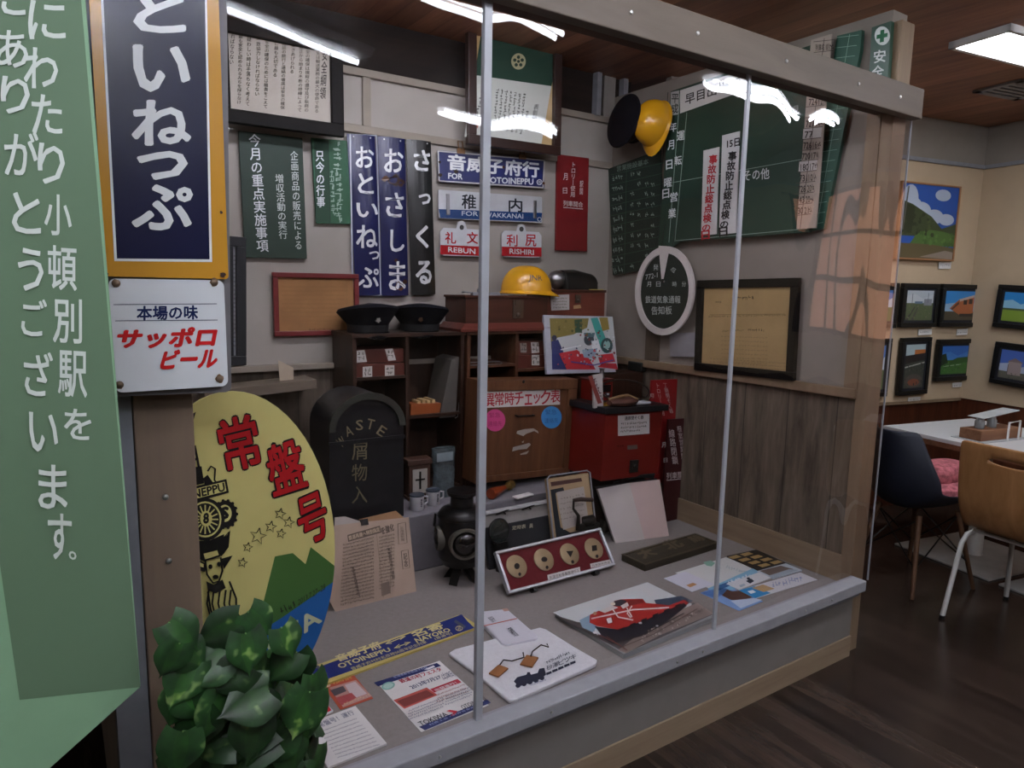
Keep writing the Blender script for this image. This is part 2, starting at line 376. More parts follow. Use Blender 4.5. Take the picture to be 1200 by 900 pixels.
# ------------------------------------------------------------------ display case
case = empty('display_case', 'long walk-up display case with clear acrylic front, grey sill and tan wooden frame', 'display case', loc=(1.45, YG, 0))
ci = Matrix.Translation((-1.45, -YG, 0))
def cpart(b, name, m, bevel=0., smooth=False, under=None):
    b.v = [(x-1.45, y-YG, z) for x, y, z in b.v]; return b.build(name, m, under or case, smooth, bevel)
struct(M().box(.12, XR-.005, YG+.014, YB-.005, .25, ZF).build('floor_case', felt))
sill = cpart(M().box(.22, 2.69, YG-.055, YG+.012, .30, .345), 'sill', mat('grey_sill', '#8f9096', .45, var=.06, scale=25), .004)
cpart(M().box(.22, 2.69, YG-.005, YG+.02, .085, .302), 'front_panel', mat('grey_front_panel', '#76726e', .7, var=.05))
cpart(M().box(.22, 2.69, YG-.012, YG+.02, 0, .088), 'kick_board', wood('kick_wood', '#84725e', '#97856f', 0))
cpart(M().box(.22, 2.688, YG-.03, YG-.004, .272, .298), 'sill_flange', mat('grey_flange', '#74767c', .5), .002)
beam = cpart(M().box(.22, 2.785, YG-.045, YG-.004, 2.152, 2.258), 'top_beam', tan_wood, .003)
cpart(M().box(.22, 2.69, YG+.03, YG+.075, 2.172, 2.21), 'inner_rail', wood('brown_inner_rail', '#3a2519', '#4e3424', 0))
cpart(M().box(2.685, 2.775, YG+.008, YG+.06, 0, 2.5), 'corner_post', post_wood, .003)
lpost = cpart(M().box(.118, .222, YG-.02, YG+.05, 0, 2.6), 'corner_post', brown_post, .003)
cpart(M().box(.06, .116, YG-.02, YG+.05, 0, 2.6), 'steel_post', mat('grey_steel_post', '#7f828a', .5, .2))
acry = glass('clear_acrylic', .022); flat_acry = glass('flat_acrylic', .006)
for x0, x1 in ((.2, .883), (.903, 1.829), (1.841, 2.797)):
    cpart(M().box(x0, x1, YG-.002, YG+.002, .31 if x1 < 2.5 else .305, 2.20), 'acrylic_pane', flat_acry if x0 < .5 else acry)
frost = mat('frosted_strip', '#989ba1', .35, var=.05)
cpart(M().box(.882, .904, YG-.008, YG+.008, .34, 2.17), 'joint_strip', frost, .002)
cpart(M().box(1.828, 1.842, YG-.005, YG+.005, .34, 2.17), 'joint_strip', frost, .001)
cpart(M().box(2.795, 2.799, YG-.003, YG+.003, .305, 2.2), 'edge_strip', frost)
def head(x, y, z, r=.006): return M().lathe([(r, 0), (r*.9, .003), (r*.3, .0045)], (x, y, z), 10, ax='y')
for x in (.45, .95, 1.30, 1.55, 1.95, 2.35, 2.62):
    cpart(head(x, YG-.045, 2.205), 'screw', screw_m, smooth=True, under=beam)
for x in (.75, 1.1, 1.60, 1.72, 2.28, 2.45): cpart(head(x, YG-.055, .322, .004), 'screw', screw_m, smooth=True, under=sill)
for z in (.95, 1.08): cpart(head(.165, YG-.02, z, .006), 'screw', screw_m, smooth=True, under=lpost)
# grey covered step along the back of the case
ST, SY = .545, 2.53
tag(M().box(.78, 2.10, SY, YB-.03, ZF, ST).build('display_riser', mat('grey_riser_cloth', '#77757a', .9, var=.05, scale=30), bevel=.006),
    'grey cloth covered step along the back of the display case', 'display riser')

# ------------------------------------------------------------------ ceiling lights
tube_m = emit('fluorescent_tube', '#f1f5ff', LAMP*3); diff_m = emit('light_diffuser', '#f4f7ff', LAMP)
def batten_light(x, y, rz, label, L=1.2, pair=(-.04, .04)):
    e = empty('ceiling_light', label, 'ceiling light', loc=(x, y, ZC), rz=rz, group='fluorescent ceiling lights')
    M().prism([(-.10, 0), (.10, 0), (.07, -.035), (-.07, -.035)], -L/2, L/2).build('housing', white_paint, e)
    h = e.children[0]; h.rotation_euler.z = PI/2
    for s in pair: M().tube([(-L/2+.03, s, -.055), (L/2-.03, s, -.055)], .014, 10).build('tube', tube_m, e, True)
def troffer(x, y, rz, label, L=1.25, w=.27):
    e = empty('ceiling_light', label, 'ceiling light', loc=(x, y, ZC), rz=rz, group='fluorescent ceiling lights')
    b = M()
    for a in ((-L/2, L/2, -w/2, -w/2+.02), (-L/2, L/2, w/2-.02, w/2), (-L/2, -L/2+.02, -w/2, w/2), (L/2-.02, L/2, -w/2, w/2)): b.box(a[0], a[1], a[2], a[3], -.03, 0)
    b.build('frame', white_paint, e)
    M().box(-L/2+.02, L/2-.02, -w/2+.02, w/2-.02, -.02, 0).build('diffuser', diff_m, e)
troffer(4.13, 1.50, R(-8.6), 'bright white ceiling light over the dining table beyond the case')
batten_light(1.45, .38, R(-12), 'ceiling light in front of the case, mirrored above the slanted award frame')
batten_light(3.55, .28, R(-9), 'ceiling light in front of the case, mirrored over the green schedule board')
batten_light(.80, -.28, R(-25.5), 'single tube ceiling light mirrored at the top left of the acrylic', 1.25, (0,))
batten_light(2.75, -1.3, R(-14), 'ceiling light far behind the viewer, mirrored over the award paper')
batten_light(1.15, 2.0, 0, 'ceiling light above the inside of the display case', 1.4)
batten_light(-.9, .1, R(-12), 'added fill light out of view, brightening the pale green message board')  # extra fitting added out of view to lift the message board
batten_light(-.2, -.6, R(-12), 'extra unseen fill light added to brighten the tall station sign', 1.1)  # added lamp brightening the station sign, its mirror image kept behind the sign
troffer(5.6, -1.0, R(-8.6), 'ceiling light at the far right of the hall')
troffer(0.6, -2.6, R(-8.6), 'ceiling light at the back of the hall')
v = empty('ceiling_vent', 'grey slotted vent in the brown board ceiling', 'vent', loc=(4.62, 1.86, ZC), rz=RA)
b = M()
for a in ((-.19, .19, -.13, -.09), (-.19, .19, .09, .13), (-.19, -.15, -.13, .13), (.15, .19, -.13, .13)): b.box(a[0], a[1], a[2], a[3], -.012, 0)
b.build('frame', zinc, v)
M().box(-.15, .15, -.09, .09, -.004, 0).build('backing', black_paint, v)
for k in range(4): M().box(-.15, .15, -.075+k*.042, -.05+k*.042, -.01, -.004).build('slat', zinc, v)
# ------------------------------------------------------------------ signs in front of the case
NAVY, WHITE, RED, BLACK = '#0d1136', '#d9dcdf', '#c01f22', '#141414'
# pale green farewell board standing close to the camera
class Panel(T):
    def __init__(s, name, label, cat, P, n, group=None):
        V = Vector((0, 0, 1)); Y = n; U = Y.cross(V); s.w = s.h = 1
        s.mw = Matrix(((U.x, Y.x, V.x, P.x), (U.y, Y.y, V.y, P.y), (U.z, Y.z, V.z, P.z), (0, 0, 0, 1)))
        s.inv = s.mw.inverted(); s.P = P; s.N = -Y; s.o = empty(name, label, cat, s.mw, group=group)
g = Panel('message_board', 'tall pale green board with darker green panel and white thank-you lettering, cut corner below', 'message board', Vector((-.2, 1.15, 0)), Vector((0, 1, 0)))
tl, br = g.l(94, -60), g.l(165, 805)
lowx = -.32
pts = [(tl[0]-.8, tl[1]+.1), (tl[0], tl[1]+.1), br, (g.l(59, 900)), (g.l(-60, 1010)[0], g.l(-60, 1010)[1]), (tl[0]-.8, g.l(-60, 1010)[1])]
M().prism(pts, 0, .02).build('board', mat('pale_green_paint', '#84aa88', .5, var=.04), g, bevel=.002)
f = Flat(g)
f.poly([(-140, -80), (88, -80), (95, 0), (164, 805), (23, 820), (0, 662), (-60, 300)], '#607a60')
f.build('inner_panel', INK)
f = Flat(g, -.0008)
LG = '#cdd6cf'
for ch, x, y, w, hh in (('に', 55, 24, 44, 46), ('わ', 48, 80, 40, 48), ('た', 55, 134, 36, 46), ('り', 60, 192, 32, 48), ('小', 68, 252, 32, 48), ('頓', 73, 314, 34, 52), ('別', 79, 376, 34, 52), ('駅', 85, 438, 34, 54), ('を', 91, 497, 32, 36)):
    f.row(ch, x-w/2, y-1, x+w/2, y+1, hh, LG, .014)
for ch, x, y, w, hh in (('に', 8, -2, 44, 44), ('あ', 14, 58, 38, 44), ('り', 18, 112, 34, 44), ('が', 25, 180, 40, 52), ('と', 31, 250, 34, 48), ('う', 36, 316, 30, 50), ('ご', 40, 372, 30, 44), ('ざ', 45, 438, 34, 52), ('い', 51, 506, 34, 46), ('ま', 62, 570, 34, 52), ('す', 70, 628, 28, 54), ('。', 85, 650, 9, 10)):
    f.row(ch, x-w/2, y-1, x+w/2, y+1, hh, LG, .014)
f.build()

# tall enamel station sign and the plate under it
py = ylv(1.385)
q = [(94, -150), (256, -147), (263, 326), (122, 325)]
t = T('station_sign', 'tall yellow bordered navy enamel station sign with large white hiragana', 'station sign', py, [(96, -150), (258, -100), (263, 326), (123, 325)])
t.board('board', mat('yellow_enamel', '#c08a2a', .22, var=.04, spec=.6), .012, .003, round_=.006)
f = Flat(t)
f.poly([(112, -120), (240, -120), (248.5, 307), (134, 306)], '#dfe2e4')
f.poly([(115, -116), (238, -116), (245.5, 304), (137, 303)], NAVY)
for ch, x, y, w, hh in (('お', 180, -52, 66, 62), ('と', 187, 14, 62, 50), ('い', 189, 80, 68, 56), ('ね', 189, 144, 70, 54), ('っ', 190, 194, 60, 34), ('ぷ', 190, 243, 72, 54)):
    f.row(ch, x-w/2, y, x+w/2, y, hh, WHITE, .03)
f.build('lettering', ENAMEL)
for a_ in ((259, 249, 2.2), (124, 322, 4), (261, 322, 4)):
    f = Flat(t, -.002); f.poly(blob(*a_), '#3a2416'); f.build('rust_spot')
t2 = T('beer_plate', 'white enamel beer plate with red slanted katakana below the station sign', 'advertising plate', py, [(126, 328), (263, 327), (267, 454), (136, 459)])
t2.board('plate', mat('white_enamel', '#d3d7dc', .2, var=.03, spec=.6), .012, .003, round_=.012)
f = Flat(t2)
f.line([(133, 357), (254, 356)], .8, '#2c3555'); f.line([(135, 376), (255, 375)], .8, '#2c3555')
f.row('本場の味', 160, 367, 232, 366, 17, '#1d2a55', .03)
f.quad('サッポロ', [(139, 385), (256, 382), (251, 407), (134, 409)], RED, .05)
f.quad('ビール', [(193, 410), (258, 407), (253, 431), (186, 433)], RED, .05)
f.build('lettering', ENAMEL)
for x, y in ((136, 332), (251, 331), (140, 451), (257, 444)):
    a = t2.l(x, y); M().lathe([(.007, -.0), (.006, .003), (.002, .005)], (a[0], 0, a[1]), 12, ax='y').build('screw', mat('rusty_screw', '#6b5a4a', .5, .6, var=.3), t2, True)
    f = Flat(t2, -.0009); f.poly(blob(x, y, 6), '#7a5a3c'); f.build('rust_stain')
t3 = T('sign_bracket', 'grey steel backing frame behind the station sign and beer plate', 'bracket', py, [(100, -150), (268, -98), (272, 461), (132, 466)], push=.0135)
t3.board('frame', mat('bracket_steel', '#6f6d70', .5, .4), .02, .002, round_=.012)

# oval train-name headboard just inside the acrylic
po = ylv(1.56)
t = T('train_headboard', 'large yellow oval train headboard with red kanji, black totem drawing and green mountains', 'train headboard', po, [(153, 459), (392, 459), (391, 832), (155, 832)])
cx, cy, rx, ry = 273, 645, 119.5, 186.5
def ovx(y): return cx+rx*math.sqrt(max(0, 1-((y-cy)/ry)**2))
M().prism([t.l(cx+rx*math.cos(2*PI*k/56), cy+ry*math.sin(2*PI*k/56)) for k in range(56)], 0, .006).build('board', mat('yellow_board', '#e0db8a', .5, var=.04), t)
f = Flat(t)
arc = lambda y0, y1, n: [(ovx(y0+(y1-y0)*k/n), y0+(y1-y0)*k/n) for k in range(n+1)]
f.poly([(300, 740), (322, 652), (343, 648), (358, 661), (364, 641), ] + arc(663, 700, 4) + [(330, 726), (240, 790)], '#4c7a3c')
f.poly([(330, 724)] + arc(682, 800, 8) + [(250, 820), (215, 795), (270, 762)], '#2467ad')
f.quad('TOKIWA', [(238, 800), (369, 712), (378, 728), (250, 818)], '#c9cfa8', .03)
f.row('2013.7.27~28', 349, 706, 381, 687, 7, '#2a3a22', .01)
f.srow(326, 716, 347, 708, 7, '#2a3a22', 4)
for ch, q4 in (('常', [(250, 492), (298, 480), (312, 546), (262, 558)]), ('盤', [(306, 522), (350, 507), (364, 572), (318, 586)]), ('号', [(343, 585), (378, 570), (390, 628), (352, 646)])):
    mx_, my_ = sum(p[0] for p in q4)/4, sum(p[1] for p in q4)/4
    f.quad(ch, [(mx_+(p[0]-mx_)*.985, my_+(p[1]-my_)*.985) for p in q4], BLACK, .045)
for ch, q4 in (('常', [(252, 494), (296, 483), (310, 544), (264, 555)]), ('盤', [(308, 525), (348, 510), (362, 569), (320, 583)]), ('号', [(345, 587), (376, 573), (388, 626), (354, 643)])):
    f.quad(ch, q4, '#b8161c', .026)
def star(x, y, r):
    p = [(x+(r if k % 2 == 0 else r*.42)*math.sin(PI*k/5+.2), y-(r if k % 2 == 0 else r*.42)*math.cos(PI*k/5+.2)) for k in range(11)]
    f.line(p, 1.1, BLACK)
for a in ((328, 602, 7), (338, 612, 7), (317, 617, 7), (329, 625, 6), (302, 628, 10), (290, 641, 6), (284, 659, 6)): star(*a)
def bl(pts, w=2.8): f.line(pts, w, BLACK)
# totem: goose and tower, name banner, wheel and gear, ox head, hands, bow
bl([(224, 531), (228, 522), (233, 548)]); bl([(226, 540), (232, 536)]); bl([(224, 528), (222, 548)]); f.poly([(222, 548), (236, 546), (239, 566), (222, 570)], BLACK)
f.poly([(238, 560), (243, 556), (250, 566), (240, 570)], BLACK); bl([(243, 552), (247, 546), (252, 549), (251, 562), (255, 568)], 2)
f.poly([(222, 571), (265, 561), (268, 577), (222, 590)], BLACK); f.poly([(222, 574), (263, 564), (265, 575), (222, 586)], '#e0db8a')
f.quad('INEPPU', [(222, 575), (262, 565), (264, 575), (223, 585)], BLACK, .03)
f.ell(264, 602, 13, 16, BLACK)
for k in range(14):
    a = 2*PI*k/14; f.ell(264+13*math.cos(a), 602+16*math.sin(a), 2, 2, BLACK, 8)
f.ell(263, 601, 8, 10, '#e0db8a'); f.row('S', 258, 601, 268, 600, 15, BLACK, .06)
f.ell(240, 608, 23, 25, BLACK); f.ell(240, 608, 19, 21, '#e0db8a'); f.ell(240, 608, 17, 19, BLACK)
for k in range(16):
    a = 2*PI*k/16; f.line([(240+7*math.cos(a), 608+8*math.sin(a)), (240+15.5*math.cos(a), 608+17*math.sin(a))], 1.6, '#e0db8a')
f.ell(241, 607, 7, 9, '#e0db8a'); f.row('8', 237.5, 607, 244.5, 606, 13, BLACK, .05)
f.poly([(222, 634), (246, 632), (262, 625), (262, 634), (250, 642), (224, 648)], BLACK)
f.poly([(226, 648), (237, 640), (252, 637), (262, 632), (269, 620), (268, 636), (262, 648), (250, 654), (236, 656)], BLACK); f.poly([(238, 648), (254, 644), (256, 650), (240, 655)], '#e0db8a')
f.poly([(222, 651), (240, 659), (242, 668), (226, 664)], BLACK); f.poly([(258, 654), (272, 650), (262, 666)], BLACK); f.poly([(226, 655), (238, 660), (238, 664), (228, 661)], '#e0db8a')
bl([(228, 650), (238, 640), (254, 636), (262, 630), (268, 622), (266, 640), (258, 650)], 2.6)
bl([(237, 646), (254, 642), (257, 650), (238, 656), (237, 646)], 2); bl([(230, 655), (222, 652)], 2); bl([(226, 665), (240, 668)], 2); bl([(260, 655), (270, 652), (262, 664)], 2)
bl([(240, 656), (242, 672), (249, 682), (256, 680), (260, 668), (258, 652)], 2.2); f.ell(246, 663, 2.4, 2.8, BLACK); f.ell(256, 660, 2.4, 2.8, BLACK); f.ell(252, 675, 3.4, 2.6, BLACK)
f.poly([(241, 680), (250, 684), (260, 678), (264, 688), (252, 694), (243, 690)], BLACK)
for x in (244, 250, 257, 264, 270): bl([(x, 690), (x-2, 706), (x+2, 722)], 2.2)
bl([(268, 680), (276, 700), (276, 722)], 2.4); bl([(243, 692), (246, 712), (250, 724)], 2.4)
for k in range(5): f.ring(248+7*k, 726-.8*k, 4, 6, 1.6, BLACK, 12)
bl([(247, 748), (254, 738), (266, 734), (278, 740), (281, 752)], 2.4); f.ell(264, 752, 11, 6, BLACK, a0=180, a1=360)
f.poly([(222, 486), (229, 482), (226, 492)], BLACK)
f.build('painted_design')
M().box(-.015, .015, .006, .03, -.18, .3).build('support_leg', black_paint, t)
M().box(-.06, .06, -.03, .08, t.inv.translation.z*0-(.0)-.21, -.18).build('support_foot', black_paint, t)
FOOT = t.mw.translation.z

# ------------------------------------------------------------------ leafy potted plant before the corner post
pc = ylv(1.24); c0 = pc(287, 812)
pl = empty('potted_plant', 'bushy green trailing plant with pale streaked leaves before the brown corner post', 'plant', loc=(c0.x, c0.y, 0))
pot_m = mat('brown_pot', '#4a3b33', .6)
M().lathe([(.08, .0), (.085, .005), (.115, .40), (.125, .405), (.125, .43), (.11, .43), (.105, .40)], (0, 0, 0), 24).build('pot', pot_m, pl, True)
leafm = mat('variegated_leaf', '#274a22', .45, var=.45, scale=26, spec=.5, detail=2, stretch=(1, 1, 1))
rpn = [n for n in leafm.node_tree.nodes if n.type == 'VALTORGB'][0]
rpn.color_ramp.elements[0].color = lin('#142a17'); rpn.color_ramp.elements[1].color = lin('#244a22'); rpn.color_ramp.elements[1].position = .62
e_ = rpn.color_ramp.elements.new(.70); e_.color = lin('#6f8a52')
fo = M(); st = M(); TONE = []
def leaf(base, d, up, L, wd, fold, droop):
    d = d.normalized(); sd = d.cross(up).normalized(); up = sd.cross(d).normalized()
    n = 10; rows = []
    for k in range(n):
        u = k/(n-1)
        w = wd*(1.22*math.sin(PI*min(1, u*.86+.2))**.75*(1-u**4)) if k < n-1 else 0
        c = base + d*(u*L) - up*(droop*L*u*u)
        row = []
        for s_ in (-1, -.66, -.3, 0, .3, .66, 1):
            lob = -.16*L*(abs(s_)**1.5)*max(0, 1-3.2*u)
            z_ = fold*abs(s_)*w*(1.5-abs(s_)) + .035*w*math.sin(u*22)*abs(s_) - .25*w*max(0, abs(s_)-.6)
            row.append(c + sd*(w*s_) + up*z_ + d*lob)
        rows.append(row)
    vs = [p for r in rows for p in r]; fs = []
    g = random.uniform(.55, 1.25)
    for a in range(n-1):
        for b_ in range(6):
            i = a*7+b_; fs.append((i, i+1, i+8, i+7)); TONE.append((1.0*g*(1.35 if b_ in (2, 3) else 1.), 1.0*g))
    fo.add(vs, fs)
ctr = Vector((0, 0, .615)); RX = Vector((.125, .10, .19))
def put(th, ph, L, out=1., tw=0., drp=.25):
    nrm = Vector((math.cos(ph)*math.cos(th), math.cos(ph)*math.sin(th), math.sin(ph)))
    p = ctr + Vector((nrm.x*RX.x, nrm.y*RX.y, nrm.z*RX.z))*out
    down = Vector((math.cos(th+tw)*.45, math.sin(th+tw)*.45, -.75+.9*max(0, math.sin(ph)))).normalized()
    tan = (down - nrm*down.dot(nrm)*.75).normalized(); side = nrm.cross(tan); tan = (tan+side*tw*.8).normalized()
    b_ = p - tan*L*.45
    leaf(b_, tan, (nrm+Vector((0, 0, .35))).normalized(), L, L*.36, random.uniform(.15, .5), drp)
    st.tube([ctr*.9+Vector((0, 0, -.02)), (ctr+b_)/2, b_], .0018, 5)
for k in range(150):
    th = random.uniform(0, 2*PI); ph = random.uniform(-.75, 1.35)
    if math.sin(th) > .5 and random.random() < .6: th = -th
    put(th, ph, random.uniform(.085, .125), random.uniform(.75, 1.05), random.uniform(-1.3, 1.3), random.uniform(.2, .7))
inv_p = pl.matrix_world.inverted(); pfr = ylv(1.12)
for px, py, tx, ty, L in ((287, 765, 2, 34, .095), (243, 785, -30, 22, .11), (285, 815, -34, 12, .12), (215, 745, 20, 16, .09), (340, 760, 12, 30, .085), (352, 800, 4, 34, .10), (350, 835, -14, 34, .115), (292, 862, -8, 34, .11), (236, 862, 6, 34, .105), (207, 835, -12, 30, .09), (322, 880, -20, 30, .11), (262, 745, -26, 14, .10), (310, 738, 20, 20, .085), (215, 800, -16, 26, .10), (320, 815, 24, 26, .10), (262, 890, -20, 30, .1), (362, 868, 6, 36, .1), (208, 880, -6, 34, .1), (270, 790, -26, 16, .1), (232, 825, 20, 24, .1), (318, 845, 22, 20, .1), (335, 785, -20, 20, .09), (250, 835, -14, 30, .11), (300, 790, 16, 28, .1), (345, 895, 4, 30, .1), (225, 770, 22, 14, .09), (310, 895, -10, 30, .1), (372, 820, 2, 30, .09), (200, 770, -12, 22, .08)):
    b_ = inv_p @ pfr(px-tx*.8, py-ty*.8); t_ = inv_p @ pfr(px+tx, py+ty); d_ = (t_-b_).normalized()+Vector((0, random.uniform(-.35, .1), 0))
    b_.y += random.uniform(-.015, .03)
    L *= .74; leaf(b_, d_, Vector((random.uniform(-.5, .5), -1, random.uniform(.1, .8))), L, L*.40, random.uniform(.1, .3), random.uniform(.05, .25)); st.tube([ctr, (ctr+b_)/2+Vector((0, 0, .03)), b_], .0018, 5)
top = Vector((.02, 0, .80))
for dx, dy, dz, L in ((-.05, -.03, .07, .07), (.03, -.02, .03, .06), (.0, -.06, .04, .07), (-.08, -.02, .02, .08)):
    e2 = top+Vector((dx*.5, dy*.5, dz*.5)); st.tube([Vector((.01, 0, .6)), top, e2], .0022, 5)
    leaf(e2, Vector((dx, dy, dz*.6)), Vector((-dx*.3, -.3, 1)), L, L*.36, .25, .4)
fob = fo.build('foliage', leafm, pl, True)
ca = fob.data.color_attributes.new('Ink', 'FLOAT_COLOR', 'CORNER'); arr = []
for p_, (ga, gb) in zip(fob.data.polygons, TONE): arr += [ga, ga, gb, 1.]*p_.loop_total
ca.data.foreach_set('color', arr)
nt = leafm.node_tree; at = nd(nt, 'ShaderNodeAttribute', attribute_name='Ink'); vm = nd(nt, 'ShaderNodeVectorMath', operation='MULTIPLY')
nt.links.new(rpn.outputs[0], vm.inputs[0]); nt.links.new(at.outputs['Color'], vm.inputs[1]); nt.links.new(vm.outputs[0], nt.nodes['Principled BSDF'].inputs['Base Color'])
st.build('stem', mat('plant_stem', '#5a7a44', .5), pl, True)
# ------------------------------------------------------------------ back wall of the case
def illegible(f, q, col, n, rows, h):
    for k in range(rows):
        u = (k+.5)/rows; f.srow(q[0][0]+(q[3][0]-q[0][0])*u, q[0][1]+(q[3][1]-q[0][1])*u, q[1][0]+(q[2][0]-q[1][0])*u, q[1][1]+(q[2][1]-q[1][1])*u, h, col, n)
black_lac = mat('black_lacquer', '#0b0908', .6, var=.2, spec=.15)
t = T('safety_creed_frame', 'black framed calligraphy sheet of five safety rules, upper left of the case', 'framed text', back(.10), [(252, 14), (404, 55), (398, 157), (250, 146)])
M().box(-.15, .15, .012, .098, .02, .06).build('hanging_block', dark_wood, t); t.frame(black_lac, .052, .02); b = M().box(-t.w/2+.05, t.w/2-.05, 0, .006, .05, t.h-.05).build('paper', mat('ivory_sheet', '#a9a298', .75, var=.05), t)
f = Flat(t)
f.col('安全綱領', 381, 57, 378, 116, 7, '#1c1a18', .01)
for s_, x, y0, y1 in (('一安全は輸送業務の最大の使命である', 372, 52, 132), ('二安全の確保は規程の遵守及び執務の', 360, 49, 131), ('厳正から始まり不断の修練によって', 352, 53, 131), ('築きあげられる', 343, 51, 86), ('三確認の励行と連絡の徹底は安全の確保', 332, 45, 128), ('に最も大切である', 323, 49, 90), ('四安全の確保のためには職責をこえて', 312, 42, 127), ('一致協力しなければならない', 302, 46, 112), ('五疑わしい時は手落ちなく考えて', 291, 38, 124), ('最も安全と認められるみちを採らなけ', 281, 41, 122), ('ればならない', 272, 40, 75)):
    f.col(s_, x+1, y0, x-1, y1, 5.2, '#24211f', .005)
f.build()
t = T('award_frame', 'dark framed commendation with green top half and round crest, leaning out from the wall', 'framed award', back(.12), [(558, 22), (668, 50), (643, 181), (535, 168)])
t.frame(mat('mahogany_frame', '#2a1712', .35), .045, .022); M().box(-.1, .1, .012, .118, .02, .06).build('hanging_block', dark_wood, t)
M().box(-t.w/2+.04, t.w/2-.04, 0, .006, .04, t.h-.04).build('backing', old_paper, t)
f = Flat(t); f.poly([(566, 24), (660, 48), (646, 101), (556, 88)], '#173a2b'); f.poly([(556, 88), (646, 101), (634, 171), (544, 160)], '#c4c8c0')
f.ell(607.5, 72, 8.5, 9.5, '#b9b08a'); 
for k in range(5):
    a = 2*PI*k/5-PI/2; f.ell(607.5+4.6*math.cos(a), 72+5*math.sin(a), 2, 2.1, '#1d3a2b', 10)
f.ell(607.5, 72, 1.7, 1.8, '#1d3a2b', 10)
f.col('表彰状', 629, 122, 625, 143, 6, '#20201f', .01); f.col('殿', 618, 130, 616, 152, 3.5, '#20201f', 0)
for k in range(7):
    x = 613-5.2*k; f.srow(x+1.5, 109-.9*k, x-3, 158-1.2*k, 3.2, '#3a3a38', 14)
f.srow(568, 112, 563, 142, 3, '#3a3a38', 9); f.srow(563, 114, 556, 150, 4, '#3a3a38', 9); f.rect(554, 143, 560, 150, '#a0584c')
f.build('certificate_print')
green_b = mat('green_chalkboard', '#26392f', .6, var=.15)
t = T('goal_board', 'dark green notice board headed with monthly goals in white, under the creed frame', 'notice board', back(), [(280, 153), (354, 162), (360, 303), (287, 302)])
t.board('board', green_b, .012); f = Flat(t)
f.col('今月の重点実施事項', 298, 157, 308, 295, 14, WHITE, .01)
f.col('企画商品の販売による', 344.5, 177, 350, 292, 9, '#c5cbc7', .005); f.col('増収活動の実行', 327, 204, 332, 280, 10, '#c5cbc7', .005); f.build()
t = T('event_board', 'narrow bright green board of current events beside the white hiragana signs', 'notice board', back(), [(367, 162), (412, 165), (413, 263), (369, 261)])
t.board('board', mat('bright_green_board', '#2b5a3f', .6, var=.12), .012); f = Flat(t)
f.line([(384.5, 164), (387, 261)], .8, '#16281d'); f.poly([(368, 163), (384, 164), (386.5, 261), (370, 260)], '#20412f')
f.col('只今の行事', 374.5, 177, 376, 243, 10, WHITE, .02); f.srow(395, 166, 398, 260, 8, '#9fb5a6', 16); f.srow(389, 200, 391, 252, 5, '#9fb5a6', 11); f.build()
def rustp(f, pts):
    for x, y, r in pts: f.poly(blob(x, y, r, 11, .5), random.choice(('#3b2418', '#553421', '#2c1c14')))
def curved_sign(q, label, body, base, edge, ys, bold, rust=(), wide=22, sk=0):
    t = T('vertical_enamel_sign', label, 'enamel sign', back(.035), q, group='vertical hiragana enamel signs')
    n = 8; b = M(); pr = []
    for k in range(n+1):
        u = -1+2*k/n; pr.append((u*t.w/2, .012*(u*u)))
    b.hull([[(x, y, 0) for x, y in pr] + [(x, y+.003, 0) for x, y in pr[::-1]], [(x, y, t.h) for x, y in pr] + [(x, y+.003, t.h) for x, y in pr[::-1]]])
    b.build('plate', base, t)
    f = Flat(t, -.0006)
    if edge:
        (a0, a1, a2, a3) = q
        for p1, p2 in ((a0, a1), (a1, a2), (a3, a2), (a0, a3)): f.line([p1, p2], 1.6, '#b9bfca')
    for ch, (x, y, w, h) in zip(body, ys): f.row(ch, x-w/2, y, x+w/2, y+.5, h, WHITE, bold)
    rustp(f, rust); o = f.build('lettering', ENAMEL)
    for v in o.data.vertices: v.co.y += .012*(v.co.x/(t.w/2))**2
    for x in (-.3, .3): M().lathe([(.004, 0), (.003, .002)], (x*t.w, .0, t.h-.012), 8, ax='y').build('nail', screw_m, t)
nav_e = mat('navy_enamel', '#141a4a', .25, var=.12, spec=.6)
curved_sign([(411, 157), (443, 158.5), (447, 346), (415, 346)], 'navy hiragana enamel sign with clean white border, leftmost of three', 'おといねっぷ', nav_e, True,
            ((428, 184, 22, 25), (429, 215, 19, 24), (431, 246, 26, 17), (430.5, 277, 25, 27), (439, 299, 13, 10), (431.5, 325, 26, 24)), .02)
curved_sign([(445, 160), (477, 162), (478.5, 347), (448, 346)], 'navy hiragana enamel sign with rust patches, middle of three', 'おさしま', nav_e, False,
            ((462, 188, 23, 28), (463, 240, 22, 29), (466, 282, 17, 26), (466, 323, 20, 34)), .02, ((462, 211, 9), (470, 214, 6), (452, 209, 5), (468, 336, 7), (475, 330, 4), (464, 305, 3)))
curved_sign([(480, 163), (509, 166), (509, 345), (481, 346)], 'black hiragana enamel sign with white letters, rightmost of three', 'さっくる', mat('black_enamel', '#181a1b', .28, spec=.6), False,
            ((495, 188, 20, 25), (498, 233, 15, 13), (495, 277, 15, 27), (497, 319, 19, 28)), .03)
t = T('framed_document', 'red framed yellowed document hung above the waste bin', 'framed document', back(), [(318, 320), (420, 320), (420, 393), (322, 393)])
t.frame(mat('red_lacquer_frame', '#6a2020', .4), .022, .012); M().box(-t.w/2+.02, t.w/2-.02, 0, .008, .02, t.h-.02).build('document', mat('brown_document', '#9a6f45', .8, var=.18, scale=7), t)
f = Flat(t); f.srow(342, 327, 400, 327, 2, '#5b3c20', 22); f.poly([(369, 323), (378, 323), (373, 326)], '#4a2c18'); f.srow(362, 386, 392, 386, 2, '#5b3c20', 10)
for k in range(9): f.srow(330, 336+k*5, 408, 336+k*5, 1.6, '#8a623a', 30)
f.build()
